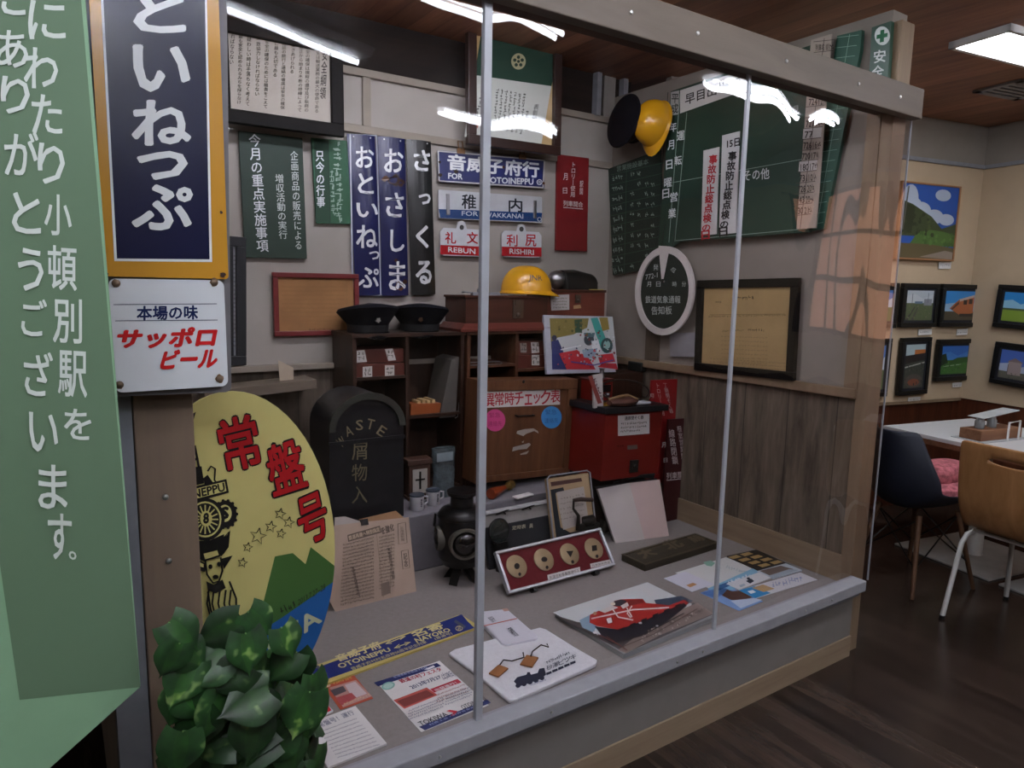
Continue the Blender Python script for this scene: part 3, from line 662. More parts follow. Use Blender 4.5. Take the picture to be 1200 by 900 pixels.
t = T('measure_strip_frame', 'narrow dark frame with pale strip, half hidden behind the station sign', 'frame', back(), [(258, 276), (287, 278), (289, 428), (264, 428)])
t.frame(mat('dark_blue_frame', '#1a1d22', .5), .04, .014); M().box(-t.w/2+.03, t.w/2-.03, 0, .008, .03, t.h-.03).build('strip', mat('pale_strip', '#9a9ba0', .6), t)
f = Flat(t)
for k in range(22): f.line([(273, 300+5*k), (276, 300+5*k)], .7, '#44464a')
f.build('scale_mark')
def hang_sign(name, label, q, m, cat='destination board', r=.008, off=.03): 
    t = T(name, label, cat, back(off), q); t.board('plate', m, .006, 0, round_=r); return t
t = hang_sign('destination_board', 'navy destination board with white rim and rusty hanging hooks', [(513, 176), (639, 187), (637, 221), (514, 213)], mat('navy_board', '#16205a', .3, spec=.5))
f = Flat(t)
for p1, p2 in (((513.5, 177), (638.5, 188)), ((638, 188), (636.3, 220)), ((514.5, 212), (636.5, 220)), ((513.5, 177), (514.6, 212))): f.line([p1, p2], 1.6, '#b9b7b4')
f.row('音威子府行', 524, 189.5, 632, 199.5, 19, WHITE, .03)
f.row('FOR', 525, 206, 542, 207, 7, WHITE, .03); f.row('OTOINEPPU', 574, 211, 625, 213, 7.5, WHITE, .03); f.ring(632, 213.5, 3, 3, .8, WHITE, 14); f.row('旭', 630, 213.5, 634, 213.7, 4, WHITE, 0)
rustp(f, ((516, 205, 3), (534, 201, 3.5), (565, 202, 3), (515, 190, 2), (590, 196, 2), (637, 215, 2))); f.build('lettering', ENAMEL)
for x, y in ((540, 177), (612, 184)):
    a = t.l(x, y); M().box(a[0]-.022, a[0]+.022, -.004, 0, a[1]-.012, a[1]+.012).tube([(a[0]-.012, -.003, a[1]+.01), (a[0]-.012, .004, a[1]+.045), (a[0]+.012, .004, a[1]+.045), (a[0]+.012, -.003, a[1]+.01)], .003, 6).build('hook', mat('rusty_iron', '#8a6a4c', .7, .4, var=.3), t)
t = hang_sign('destination_board', 'white and blue destination board with dark kanji and two metal slots', [(514, 222), (636.5, 231), (634, 261), (514, 256)], mat('white_board', '#b9bcc0', .3))
f = Flat(t); f.poly([(514, 245), (635.2, 249.5), (634.2, 260), (516, 255.5)], '#1d3f73')
f.row('稚', 541, 236, 558, 237, 17, '#20242c', .02); f.row('内', 596, 240, 612, 241, 16, '#20242c', .02)
f.row('FOR', 541, 250, 560, 250.6, 5.5, '#c5ccd4', .01); f.row('WAKKANAI', 567, 251.5, 613, 253.5, 5.5, '#c5ccd4', .01); f.ring(632, 257, 2.2, 2.2, .6, WHITE, 12)
f.build('lettering', ENAMEL)
for x, y0, y1 in ((524.5, 227, 252), (626.5, 235, 256)):
    a = t.l(x, y0); c = t.l(x, y1); M().box(a[0]-.01, a[0]+.01, -.006, 0, c[1], a[1]).build('slot', steel, t, bevel=.003)
def tab_sign(q, label, kan, eng, tab):
    t = T('hanging_plate', label, 'hanging plate', back(.03), q, group='white and red hanging plates')
    w, h = t.w/2, t.h; r = .018
    x = t.l(*tab)[0]
    pts = [(w, r), (w, h-r), (w-r, h), (x+.03, h), (x+.02, h+.03), (x, h+.04), (x-.02, h+.03), (x-.03, h), (-w+r, h), (-w, h-r), (-w, r), (-w+r, 0), (w-r, 0)]
    M().prism(pts, 0, .005).build('plate', mat('white_tab_enamel', '#c9ccd2', .25), t)
    f = Flat(t); tl, tr, br, bl = q
    f.poly([(bl[0], bl[1]-12), (br[0], br[1]-12), (br[0], br[1]-1), (bl[0], bl[1]-1)], '#b3202a')
    mid = (tl[0]+tr[0])/2
    for ch, x0 in zip(kan, (tl[0]+12, tr[0]-12.5)): f.row(ch, x0-6.5, tl[1]+11.5, x0+6.5, tl[1]+12, 14, '#b5222c', .02)
    f.row(eng, tl[0]+9, bl[1]-6.7, br[0]-9, br[1]-6.2, 6.2, WHITE, .02)
    f.ell(tab[0], tab[1]+1.5, 2.6, 3, '#4a4a4a', 14); f.build('lettering', ENAMEL)
tab_sign([(516, 267), (566, 269), (566, 301), (516, 299)], 'white and red hanging plate reading REBUN, left of the acrylic joint', '礼文', 'REBUN', (541, 265))
tab_sign([(588, 270), (634.5, 272), (634.5, 302), (588, 301)], 'white and red hanging plate reading RISHIRI, right of the acrylic joint', '利尻', 'RISHIRI', (611, 267))
def red_text(f, c, sc=1., dx=0, dy=0): pass
t = T('trolley_board', 'red wooden trolley notice board hung on the back wall', 'notice board', back(), [(653, 181), (690, 185), (688, 295), (652, 293)])
t.board('board', mat('red_paint_board', '#7a1a1e', .5, var=.1), .014); f = Flat(t)
f.col('トロリ丨使用', 672, 190, 671, 231, 5.5, '#d4cfcf', .01); f.col('駅間', 681.5, 212, 681, 228, 4, '#d4cfcf', .01); f.col('月', 662.5, 203, 662.5, 211, 5, '#d4cfcf', .01); f.col('日', 662, 220, 662, 227, 5, '#d4cfcf', .01)
f.row('列車間合', 660, 238, 683, 240, 6.5, '#d4cfcf', .01); f.line([(660, 243), (683, 245)], .8, '#d4cfcf'); f.build()

# ------------------------------------------------------------------ right wall of the case
bg = mat('board_green', '#1f3a2d', .5, var=.12, scale=4)
t = T('schedule_board', 'large green operation schedule board with white heading strip on the right wall', 'schedule board', right(.05), [(783, 108), (957, 54), (946, 270), (768, 304)])
pts = [t.l(*p) for p in ((786, 107), (968, 47), (948, 272), (796, 283), (770, 304))]
M().prism(pts, 0, .02).build('board', bg, t)
f = Flat(t)
f.poly([(797, 106), (881, 79), (879, 104), (797, 133)], '#c9c8c4'); f.row('早目出場で', 803, 117, 868, 95, 13, '#15181a', .02)
GLN = '#8fa398'
f.line([(797, 110), (784, 284)], .7, GLN); f.line([(805, 132), (791, 283)], .7, GLN); f.line([(788, 214), (944, 186)], .7, GLN); f.line([(792, 282), (946, 268)], .7, GLN); f.line([(783, 108), (768, 302)], .7, '#14241c')
f.poly([(786.5, 108), (796, 106), (795, 134), (785, 136)], '#a9aaa6'); f.col('平成', 791.5, 110, 790.5, 133, 8.5, '#22302a', .02)
for ch, x, y, w in (('年', 789, 149, 8), ('月', 786.5, 170, 7.5), ('日', 784.5, 193, 7.5), ('曜', 783, 214, 9), ('日', 780.5, 227, 8), ('運', 798, 159, 9), ('転', 795, 188, 8.5), ('営', 790, 231, 9), ('業', 788, 250, 9)):
    f.row(ch, x-w/2, y+.8, x+w/2, y-.8, 11, WHITE, .02)
f.row('その他', 872, 206, 902, 203, 13, WHITE, .01)
f.row('見', 929, 130, 937, 128, 10, '#b4bbb6', .01)
f.build()
def magnet_card(q, label, head, col, bk):
    t = T('notice_card', label, 'notice card', right(.056), q, group='accident prevention notice cards')
    t.board('card', mat('white_card', '#cfcfce', .5, var=.03), .005); f = Flat(t); tl, tr, br, bl = q
    xm = lambda y: (tl[0]+tr[0])/2 + ((bl[0]+br[0])/2-(tl[0]+tr[0])/2)*(y-tl[1])/(bl[1]-tl[1])
    if head: f.row(head, xm(170)-8, 169, xm(170)+7, 166, 10, '#17171a', .03)
    y = 177 if head else 181
    for ch in '事故防止総点検の日':
        hh = 12.2 if ch != 'の' else 9; f.row(ch, xm(y+6)-5, y+6.4, xm(y+6)+5, y+5.2, hh-1.2, col, .03); y += hh*.94
    f.build()
magnet_card([(829, 175), (845, 172), (837, 274), (817, 277)], 'white accident prevention card with red writing on the green board', None, '#b3242e', 0)
magnet_card([(852, 157), (871, 153), (858, 273), (837, 276)], 'white accident prevention card with black writing, headed 15, on the green board', '15日', '#17171a', 1)
t = T('train_number_strip', 'long pale strip of handwritten train numbers beside the green grid board', 'number strip', right(.062), [(956, 45), (981, 38), (950, 267), (928, 269)])
t.board('strip', mat('number_strip_paper', '#a99c90', .7, var=.04), .006); f = Flat(t)
EX = lambda y: (955.5+(928.5-955.5)*(y-45)/224, 980.5+(950-980.5)*(y-38)/229)
rowsN = [('列車名', '線別')]+[('', '')]*2+[('740', '18'), ('725', '11'), ('724', '12'), ('', ''), ('727', '14'), ('77', ''), ('726', '16'), ('720', '17'), ('180', '17'), ('731', '10'), ('728', '20'), ('743', '20'), ('730', '21'), ('', '')]
y0 = 49.; dy = (266-49)/len(rowsN)
for k, (a, c) in enumerate(rowsN):
    y = y0+dy*k; xa, xb = EX(y+dy/2); m_ = xa+(xb-xa)*.52
    if 'xx' != a and k in (8, 11): f.poly([(xa, y), (xb-1, y-2), (xb-2, y+dy-3), (xa-1, y+dy-1)], '#c3bcb8')
    f.line([(xa-1, y), (xb, y-2.5)], .7, '#4a423c')
    if a: f.row(a, xa+1.5, y+dy*.55, m_-.5, y+dy*.5, 8, '#2c2622', .02)
    if c: f.row(c, m_+1, y+dy*.5, m_+6, y+dy*.45, 8, '#3c342f', .01); f.srow(m_+6.5, y+dy*.45, xb-.8, y+dy*.4, 7, '#3c342f', 2)
f.line([(967, 45), (938.5, 268)], .7, '#4a423c'); f.build()
t = T('grid_board', 'dark green gridded board with white lines at the right end of the wall', 'grid board', right(.028), [(982, 42), (1010, 36), (966, 268), (948, 270)])
M().prism([t.l(*p) for p in ((981, 42), (1010, 35), (1008, 60), (965, 268), (946, 271))], 0, .02).build('board', mat('grid_green', '#2a5243', .5, var=.1), t)
f = Flat(t)
for k in range(19):
    y = 44+12.2*k; xa = 981-(y-42)*34/228; xb = 1009-(y-36)*44/232; f.line([(xa, y), (xb-1, y-3)], .6, '#7fa08f')
f.line([(996, 40), (957, 268)], .6, '#7fa08f'); f.build('grid_line')
t = T('safety_board', 'green safety-first board with white cross circle near the ceiling', 'safety sign', right(.045), [(1024, 31), (1047, 24), (1036, 118), (1014, 124)])
t.board('board', mat('safety_green', '#17402e', .4), .022); f = Flat(t)
f.ell(1034, 42, 9, 11, '#ccd2cd', 24); f.poly([(1031.8, 35.5), (1036.5, 34.5), (1035.8, 49), (1031, 50)], '#17603c'); f.poly([(1027.5, 41), (1040.5, 38.5), (1040, 43.3), (1027.2, 46)], '#17603c')
for ch, y in (('安', 66), ('全', 84), ('第', 102)): x = 1034-(y-42)*.12; f.row(ch, x-7, y+1, x+7, y-1, 15, '#ccd2cd', .02)
f.build()
t = T('duty_board', 'small dark green gridded duty board in the back corner of the case', 'notice board', right(.03), [(715, 193), (783, 176), (769, 309), (716, 327)])
t.board('board', mat('deep_green_board', '#17281f', .55, var=.1), .012); f = Flat(t)
f.row('営業施設基本', 723, 198, 760, 189, 7, '#7f9186', 0)
for k in range(10):
    y = 205+12*k; a = -.24; f.line([(716, y), (780-k*1.2, y+62*a+k*.5)], .5, '#3f5a4b')
    f.srow(718, y+5, 730, y+2, 6, '#8d9c93', 4)
    for x in (741, 749, 758, 765):
        if random.random() < .75: f.srow(x-2, y-1, x+2, y-2, 5, '#9aa89f', 2)
f.line([(735, 188), (732, 322)], .5, '#3f5a4b'); f.build()
# caps on pegs high on the wall
def wall_p(px, py, off): return right(off)(px, py)
def shell(a, b, c, n=28, k=9, thick=.0):
    """helmet dome rings from rim to crown, local z up"""
    return [[(a*math.cos(2*PI*i/n)*math.cos(PI/2*j/k)**.8 if j < k else .0005*math.cos(2*PI*i/n), b*math.sin(2*PI*i/n)*math.cos(PI/2*j/k)**.8 if j < k else .0005*math.sin(2*PI*i/n), c*math.sin(PI/2*j/k)) for i in range(n)] for j in range(k+1)]
yel = mat('yellow_helmet', '#d39a18', .25, var=.06, spec=.6)
def helmet(label, mw, logo=False, sc=1.):
    e = empty('safety_helmet', label, 'safety helmet', mw)
    a, b_, c = .105*sc, .128*sc, .125*sc
    M().hull(shell(a, b_, c), cap=False).build('shell', yel, e, True)
    rim = M(); n = 28; r1 = [(a*math.cos(2*PI*i/n), b_*math.sin(2*PI*i/n), 0) for i in range(n)]
    r2 = []
    for i in range(n):
        th = 2*PI*i/n; fr = max(0, -math.sin(th))**2; r2.append(((a+.008)*math.cos(th), (b_+.008+.035*fr)*math.sin(th), -.012-.012*fr))
    r3 = [(x*.985, y*.985, z-.004) for x, y, z in r2]; r4 = [(x*.96, y*.96, -.004) for x, y, z in r1]
    rim.hull([r1, r2, r3, r4], cap=False).build('brim', yel, e, True)
    return e
p = wall_p(759, 141, .15)
mwh = Matrix.Translation(p) @ Matrix.Rotation(R(-78), 4, 'Y') @ Matrix.Rotation(R(90), 4, 'Z') @ Matrix.Rotation(R(180), 4, 'Z')
helmet('yellow safety helmet hung sideways beside a navy cap high in the back corner', mwh @ Matrix.Translation((0, 0, -.05)), sc=.9)
p = wall_p(741, 146, .125)
def cap_parts(e, cloth, band, sc=1., badge=None):
    n = 32; rings = []
    for r, z, tl in ((.088, .0, 0), (.09, .035, 0), (.125, .062, .35), (.134, .072, .4), (.128, .082, .42), (.08, .092, .3), (.001, .094, .25)):
        rings.append([(r*sc*math.cos(2*PI*i/n), r*1.08*sc*math.sin(2*PI*i/n), sc*(z + (-.055*math.sin(2*PI*i/n)*tl if tl else 0) + .02*(tl > 0))) for i in range(n)])
    M().hull(rings[1:], cap=False).build('crown', cloth, e, True); cr_ = e.children[0]
    M().hull([[(x*1.01, y*1.01, z) for x, y, z in rings[0]], [(x*1.01, y*1.01, z) for x, y, z in rings[1]]], cap=False).build('band', band, e, True)
    vs = []
    up = []; dn = []
    for k in range(13):
        a = R(200+140*k/12); c_, s_ = math.cos(a), math.sin(a); fr = math.sin(PI*k/12)
        up.append((.089*sc*c_, .096*sc*s_, .006)); dn.append((.09*sc*c_*1.02, .096*sc*s_-.045*sc*fr, .006-.028*sc*fr))
    M().hull([up, dn, [(x, y, z-.003) for x, y, z in dn], [(x, y, z-.003) for x, y, z in up]], closed=False).build('visor', mat('visor_leather', '#0c0c0d', .2, spec=.6), e, True)
    if badge:
        fr_y = -.118*sc
        M().prism([(.012*math.sin(2*PI*k/10)*(1 if k % 2 else .65), .012*math.cos(2*PI*k/10)*(1 if k % 2 else .65)) for k in range(10)], fr_y-.004, fr_y+.02).build('badge', badge, cr_).location.z = .058
navy_cloth = mat('navy_cloth', '#0f1118', .9, var=.1, scale=25, spec=.1)
e = empty('uniform_hat', 'dark navy cap hung on the wall behind the yellow helmet', 'hat', Matrix.Translation(p) @ Matrix.Rotation(R(-82), 4, 'Y') @ Matrix.Translation((0, 0, -.03)))
cap_parts(e, navy_cloth, navy_cloth, 1.0)
# round notice hung by a cord
t = T('round_notice', 'round black notice with thick white ring and white wedge, hung on the right wall', 'round sign', right(.06), [(746, 289), (815, 289), (815, 393), (746, 393)])
rx, ry = t.w/2, t.h/2
b = M(); n = 48
o_ = [(rx*math.cos(2*PI*k/n), ry+ry*math.sin(2*PI*k/n)) for k in range(n)]; i_ = [(rx*.84*math.cos(2*PI*k/n), ry+ry*.85*math.sin(2*PI*k/n)) for k in range(n)]
b.hull([[(x, 0, z) for x, z in o_], [(x, -.012, z) for x, z in o_], [(x, -.012, z) for x, z in i_], [(x, 0, z) for x, z in i_]], cap=False).build('ring', mat('ring_white', '#c9c4c0', .6), t, True)
M().prism([(x*.99, z) for x, z in i_], -.002, .008).build('board', mat('ring_black', '#15211b', .6), t)
f = Flat(t, -.003); WG = '#b8bdb9'
f.row('発', 766, 313.5, 772, 313, 7, WG, 0); f.row('令', 786, 317, 793, 316.5, 7, WG, 0); f.row('772-1', 757, 325, 771, 322, 6, WG, 0)
for ch, x in (('月', 761), ('日', 772), ('時', 791), ('分', 802)): f.row(ch, x-2.5, 333, x+2.5, 333, 6, WG, 0)
f.row('鉄道気象通報', 757, 351, 798, 351, 9, WG, .005); f.row('告知板', 764, 364, 788, 363.5, 10, WG, .005); f.build()
f = Flat(t, -.0145); f.poly([(774, 288), (787.5, 289), (780, 327), (777.5, 327)], '#c9c4c0'); f.build('wedge')
a = t.l(779, 330); M().lathe([(.005, 0), (.004, .004)], (a[0], -.003, a[1]), 10, ax='y').build('pin', steel, t)
for x0 in (774, 787): 
    a = t.l(x0, 291); c = t.l(x0+4, 262); M().tube([(a[0], .005, a[1]), (c[0], .008, c[1])], .0012, 5).build('cord', black_paint, t)
t = T('framed_certificate', 'black framed yellowed certificate on the right wall of the case', 'framed document', right(.03), [(819, 329), (937, 325), (932, 447), (815, 433)])
t.frame(black_lac, .038, .014); M().box(-t.w/2+.035, t.w/2-.035, 0, .008, .035, t.h-.035).build('document', mat('tan_document', '#a58a5e', .8, var=.12, scale=6), t)
f = Flat(t); f.srow(862, 349, 884, 349, 4, '#4c3c22', 6); f.srow(838, 354, 846, 354, 2.5, '#5c4a2c', 4); f.line([(832, 369), (920, 368)], .6, '#6d5a38'); f.srow(830, 371, 922, 369, 2, '#6d5a38', 30)
f.srow(876, 386, 896, 387, 3, '#4c3c22', 8); f.srow(846, 388, 872, 387, 2, '#6d5a38', 9)
for k in range(7): f.srow(845, 394+k*5, 900, 396+k*5, 1.5, '#8b744c', 16)
for k in range(3): f.srow(832, 420+k*4, 925, 426+k*4, 1.4, '#86704a', 26)
f.build()
# white paper pinned low on the wall behind the round notice
t = T('wall_paper_sheet', 'grey-white paper sheet pinned on the wall between round notice and certificate', 'paper sheet', right(.022), [(787, 392), (815, 388), (814, 420), (783, 416)])
t.board('sheet', mat('dull_paper', '#88868a', .8), .002)
# ------------------------------------------------------------------ furniture along the back
# waste bin with an arched top
e = empty('waste_bin', 'black arched-top waste bin lettered in dull gold, behind the yellow headboard', 'waste bin', loc=(1.018, 2.555, ST))
w, hs, d = .155, .385, .32
arch = [(-w, 0), (w, 0), (w, hs)] + [(w*math.cos(PI*k/14), hs+.14*math.sin(PI*k/14)) for k in range(1, 14)] + [(-w, hs)]
bin_m = mat('bin_black', '#1a1b1d', .35, var=.3, scale=14, spec=.5)
M().prism(arch, 0, d-.08).build('body', bin_m, e, True)
ar2 = lambda s: [(s*w*math.cos(PI*k/16), hs+(.14+(s-1)*w)*math.sin(PI*k/16)) for k in range(17)]
b = M(); A, B = ar2(1.03), ar2(.86)
b.hull([[(x, 0, z) for x, z in A], [(x, -.014, z) for x, z in A], [(x, -.014, z) for x, z in B], [(x, 0, z) for x, z in B]], closed=False).build('arched_rim', mat('bin_rim', '#33352f', .45, var=.25), e)
M().box(-w-.004, w+.004, -.006, .0, hs-.055, hs-.04).build('seam', bin_m, e)
class P0: pass
tp = P0(); tp.o = e; tp.w = 2*w; tp.h = hs+.14; tp.P = e.matrix_world.translation; tp.inv = e.matrix_world.inverted(); tp.N = Vector((0, -1, 0))
tp.l = lambda px, py: (lambda q: (q.x, q.z))(tp.inv @ hit(px, py, tp.P, tp.N))
f = Flat(tp, -.0022); GD = '#7d755c'
for ch, x, y, r in (('W', 400, 518, -36), ('A', 408.5, 505, -20), ('S', 421, 498, -2), ('T', 434, 497, 14), ('E', 447, 505, 34)):
    c_, s_ = math.cos(R(r)), math.sin(R(r)); q = [(x+c_*a-s_*b_, y+s_*a+c_*b_) for a, b_ in ((-4.2, -6), (4.2, -6), (4.2, 6), (-4.2, 6))]; f.quad(ch, q, GD, .01)
for ch, y in (('屑', 529), ('物', 554), ('入', 580)): f.row(ch, 412, y, 430, y-1, 20, '#69644e', .005)
f.build()
# pigeonhole cabinets
def cabinet(name, label, x0, x1, y0, y1, z0, z1, m, vx, hz, skip=()):
    e = empty(name, label, 'cabinet', loc=((x0+x1)/2, y0, z0)); o = lambda b: M.add(M(), [(x-(x0+x1)/2, y-y0, z-z0) for x, y, z in b.v], b.f)
    t_ = .016
    for q in ((x0, x0+t_), (x1-t_, x1)): o(M().box(q[0], q[1], y0, y1, z0, z1-t_)).build('side_panel', m, e)
    o(M().box(x0-.006, x1+.006, y0-.008, y1, z1-t_, z1)).build('top', m, e, bevel=.002); o(M().box(x0+t_, x1-t_, y0, y1-.01, z0, z0+t_)).build('bottom', m, e)
    o(M().box(x0+t_, x1-t_, y1-.01, y1, z0, z1-t_)).build('back_panel', dark_wood, e)
    for x in vx: o(M().box(x-t_/2, x+t_/2, y0+.004, y1-.01, z0+t_, z1-t_)).build('divider', m, e)
    for (a, c, z) in hz: o(M().box(a, c, y0+.006, y1-.01, z-.006, z+.006)).build('shelf', m, e)
    return e
YC = 2.80
c1 = bk(YC, (413, 394), (545, 392), (480, 392))
ZT = 1.285
xa, xb = c1[0].x, c1[1].x
pg = bk(YC, (478, 460), (415, 445), (478, 490), (545, 545))
cabinet('pigeonhole_cabinet', 'dark pigeonhole cabinet under the two caps, left of the acrylic joint', xa, xb-.004, YC, 3.05, ST, ZT, dark_wood, [pg[0].x], [(xa+.016, pg[0].x-.008, pg[1].z), (pg[0].x+.008, xb-.02, pg[2].z)])
c2 = bk(YC, (547, 392), (662, 388), (606, 440))
cb = cabinet('pigeonhole_cabinet', 'lighter brown pigeonhole cabinet under the locked wooden chest', c2[0].x+.004, c2[1].x, YC, 3.05, ST, ZT, cab_wood, [c2[2].x], [(c2[0].x+.02, c2[2].x-.008, bk(YC, (580, 428))[0].z-.004), (c2[2].x+.008, c2[1].x-.016, bk(YC, (630, 433))[0].z)])
def box_px(name, label, cat, y0, q, dep, m, slips=(), group=None, y_slip=-.0008):
    """drawer-like box whose front face is read off the photo"""
    t = T(name, label, cat, ylv(y0), q, group=group); t.board('body', m, dep, .002)
    for s_ in slips:
        f = Flat(t, y_slip); f.poly(s_[:4], s_[4]); x0 = sum(p[0] for p in s_[:4])/4; y0_ = sum(p[1] for p in s_[:4])/4
        f.srow(x0-4, y0_-3, x0+4, y0_-3, 4, '#5a5650', 2); f.srow(x0-4, y0_+2, x0+4, y0_+2, 4, '#5a5650', 2); f.build('paper_slip')
    return t
drw = mat('red_brown_drawer', '#54281e', .5, var=.1)
SL = '#b9b5ae'
box_px('wooden_drawer_box', 'upper red-brown box with two paper slips inside the dark cabinet', 'box', YC+.03, [(416, 410), (474, 408), (475, 424), (417, 426)], .18, drw, [((418, 411), (427, 410), (430, 424), (418, 425), SL), ((451, 409), (460, 408), (464, 422), (455, 423), SL)], 'boxes in the dark cabinet')
box_px('wooden_drawer_box', 'lower red-brown box with two square labels inside the dark cabinet', 'box', YC+.02, [(416, 427), (475, 425), (476, 442), (417, 444)], .19, drw, [((425, 430), (436, 429), (436, 443), (425, 444), SL), ((451, 428), (462, 428), (462, 442), (451, 442), SL)], 'boxes in the dark cabinet')
box_px('wooden_drawer_box', 'upper brown box with three paper slips inside the lighter cabinet', 'box', YC+.03, [(604, 400), (655, 399), (655, 415), (604, 416)], .17, drw, [((609, 402), (617, 402), (617, 413), (610, 413), '#8b857d'), ((622, 401), (631, 401), (632, 413), (623, 414), SL), ((639, 400), (647, 400), (648, 412), (640, 413), SL)], 'boxes in the lighter cabinet')
box_px('wooden_drawer_box', 'lower brown box with one paper slip inside the lighter cabinet', 'box', YC+.03, [(604, 416.5), (655, 415.5), (656, 431.5), (605, 431.5)], .17, drw, [((623, 416), (632, 416), (632, 428), (623, 428), SL)], 'boxes in the lighter cabinet')
tb = box_px('open_letter_box', 'small orange open box of papers on a shelf of the dark cabinet', 'box', YC+.03, [(481, 474), (516, 472), (517, 489), (482, 490)], .12, mat('orange_box', '#8e4a22', .5, var=.1))
M().prism([(-.07, tb.h), (.0, tb.h), (-.02, tb.h+.07), (-.075, tb.h+.09)], .07, .08).build('raised_lid', dark_wood, tb)
b = M()
for k in range(4): b.box(-.04+.025*k, -.025+.025*k, .01, .1, tb.h, tb.h+.012+.004*(k % 2))
b.build('paper_slip', old_paper, tb)
t = T('upright_folder', 'grey folder with metal edge leaning upright in the dark cabinet', 'folder', ylv(YC+.02), [(529, 424), (541, 420), (536, 489), (516, 489)])
M().prism([t.l(*p) for p in ((529, 422), (538, 418), (534, 488), (515, 490))], 0, .16).build('cover', mat('grey_folder', '#4f4b46', .7), t)
M().tube([(lambda p: (p[0], -.002, p[1]))(t.l(*p)) for p in ((540, 420), (542, 432), (536, 488), (533, 490))], .002, 6).build('metal_edge', steel, t)
t = T('steel_tray', 'thin steel wire handled tray in the left hole of the lighter cabinet', 'tray', ylv(YC+.01), [(549, 424), (588, 423), (588, 429), (549, 430)])
w = t.w/2; M().tube([(-w, 0, .008), (w-.012, 0, .008), (w, 0, .014), (w-.012, 0, .022), (-w, 0, .02)], .003, 6, closed=True).build('handle', steel, t); M().box(-w, w*.6, .01, .15, .0, .022).build('tray_body', cab_wood, t)
# caps on the dark cabinet
YCAP = 2.91
for px, lab, bdg in ((431, 'railway cap with silver badge on the dark cabinet, left of two', mat('silver_badge', '#b4b4ac', .35, .8)), (492, 'railway cap with dull dark badge on the dark cabinet, right of two', mat('bronze_badge', '#4a3526', .4, .6))):
    x = ylv(YCAP)(px, 380).x
    e = empty('uniform_hat', lab, 'hat', loc=(x, YCAP, ZT), rz=R(0 if px < 450 else -24), group='caps on the dark cabinet'); cap_parts(e, navy_cloth, mat('cap_band', '#0e1014', .8), 1.0, bdg)
# locked chest with the helmet on it
YW = 2.80
q = bk(YW, (546, 349), (642, 347), (642, 378), (530, 384), (649, 384))
x0, x1 = q[0].x, q[1].x; zt = q[1].z
e = empty('wooden_chest', 'old locked wooden chest with stepped plinth under the yellow helmet', 'chest', loc=((x0+x1)/2, YW, ZT)); w = (x1-x0)/2; hh = zt-ZT
che = wood('chest_wood', '#33190f', '#4b281c', 0, rough=.4)
M().box(-w, w, 0, .20, .035, hh-.012).build('body', che, e); M().box(-w-.008, w+.008, -.008, .205, hh-.012, hh).build('lid', che, e, bevel=.003)
M().hull([[(-w-.035, -.02, 0), (w+.035, -.02, 0), (w+.035, .21, 0), (-w-.035, .21, 0)], [(-w-.035, -.02, .012), (w+.035, -.02, .012), (w+.035, .21, .012), (-w-.035, .21, .012)], [(-w-.006, -.004, .038), (w+.006, -.004, .038), (w+.006, .205, .038), (-w-.006, .205, .038)]]).build('plinth', wood('plinth_red', '#4f221c', '#6e3a30', 0, rough=.3), e)
M().box(.025, .085, -.006, 0, .06, hh-.02).lathe([(.012, 0), (.011, .004), (.004, .006)], (.055, -.006, .075), 12, ax='y').build('lock_plate', mat('old_brass', '#5e5146', .4, .7, var=.2), e)
M().box(.035, .075, -.012, -.006, hh-.045, hh-.02).build('hasp', mat('old_brass', '#5e5146'), e)
hx = ylv(2.88)(618, 345)
helmet('yellow safety helmet with dark initials resting on the locked chest', LM((hx.x, 2.89, ZT+hh+.024), R(62)))
hel = bpy.data.objects['safety_helmet.001']
f = Flat(P0(), 0); f.t.w = .05; f.t.h = .02; f.uv = True; f.t.o = hel
g_ = glyphs('JNR', 0, False)
def on_dome(u, v, az):
    a, b_, c = .105, .128, .125
    th = az + (u-.5)*.42; ph = R(22) + v*R(13); k_ = math.cos(ph)**.8
    return (a*1.006*math.cos(th)*k_, b_*1.006*math.sin(th)*k_, c*math.sin(ph)*1.004)
me = bpy.data.meshes.new('emblem'); me.from_pydata([on_dome(1.5*u-.25+.12*v, v*1.4-.2, R(196)) for u, v in g_[0][:len(g_[0])]], [], g_[1]); me.materials.append(mat('emblem_navy', '#1c2747', .4))
o = bpy.data.objects.new('emblem', me); COL.objects.link(o); o.parent = hel
# second chest, black case
q = bk(2.86, (640, 342), (709, 340), (709, 368))
x0, x1, z1 = q[0].x, q[1].x, q[1].z
CRZ = bk(2.74, (690, 440))[0].z
CRZ2 = ZT
e = empty('wooden_chest', 'reddish wooden chest with white paper label behind the machine photograph', 'chest', loc=((x0+x1)/2, 2.86, ZT)); w = (x1-x0)/2; hh2 = z1-ZT
M().box(-w, w, 0, .17, 0, hh2-.014).build('body', wood('chest_red', '#54261a', '#71382a', 0, rough=.4), e); M().box(-w-.006, w+.006, -.006, .174, hh2-.014, hh2).build('lid', che, e, bevel=.002)
tp = P0(); tp.o = e; tp.P = e.matrix_world.translation; tp.inv = e.matrix_world.inverted(); tp.N = Vector((0, -1, 0)); tp.l = lambda px, py, tp=tp: (lambda q: (q.x, q.z))(tp.inv @ hit(px, py, tp.P, tp.N))
f = Flat(tp, -.001); f.poly([(645, 346), (667, 345), (667, 363), (646, 364)], '#b8b5b0')
for k in range(4): f.srow(648, 350+3.5*k, 664, 349.5+3.5*k, 2, '#77736c', 8)
f.build('paper_label'); f = Flat(tp, -.001); f.poly([(672, 358), (680, 357), (681, 361), (672, 362)], '#a58a62'); f.build('paper_tag')
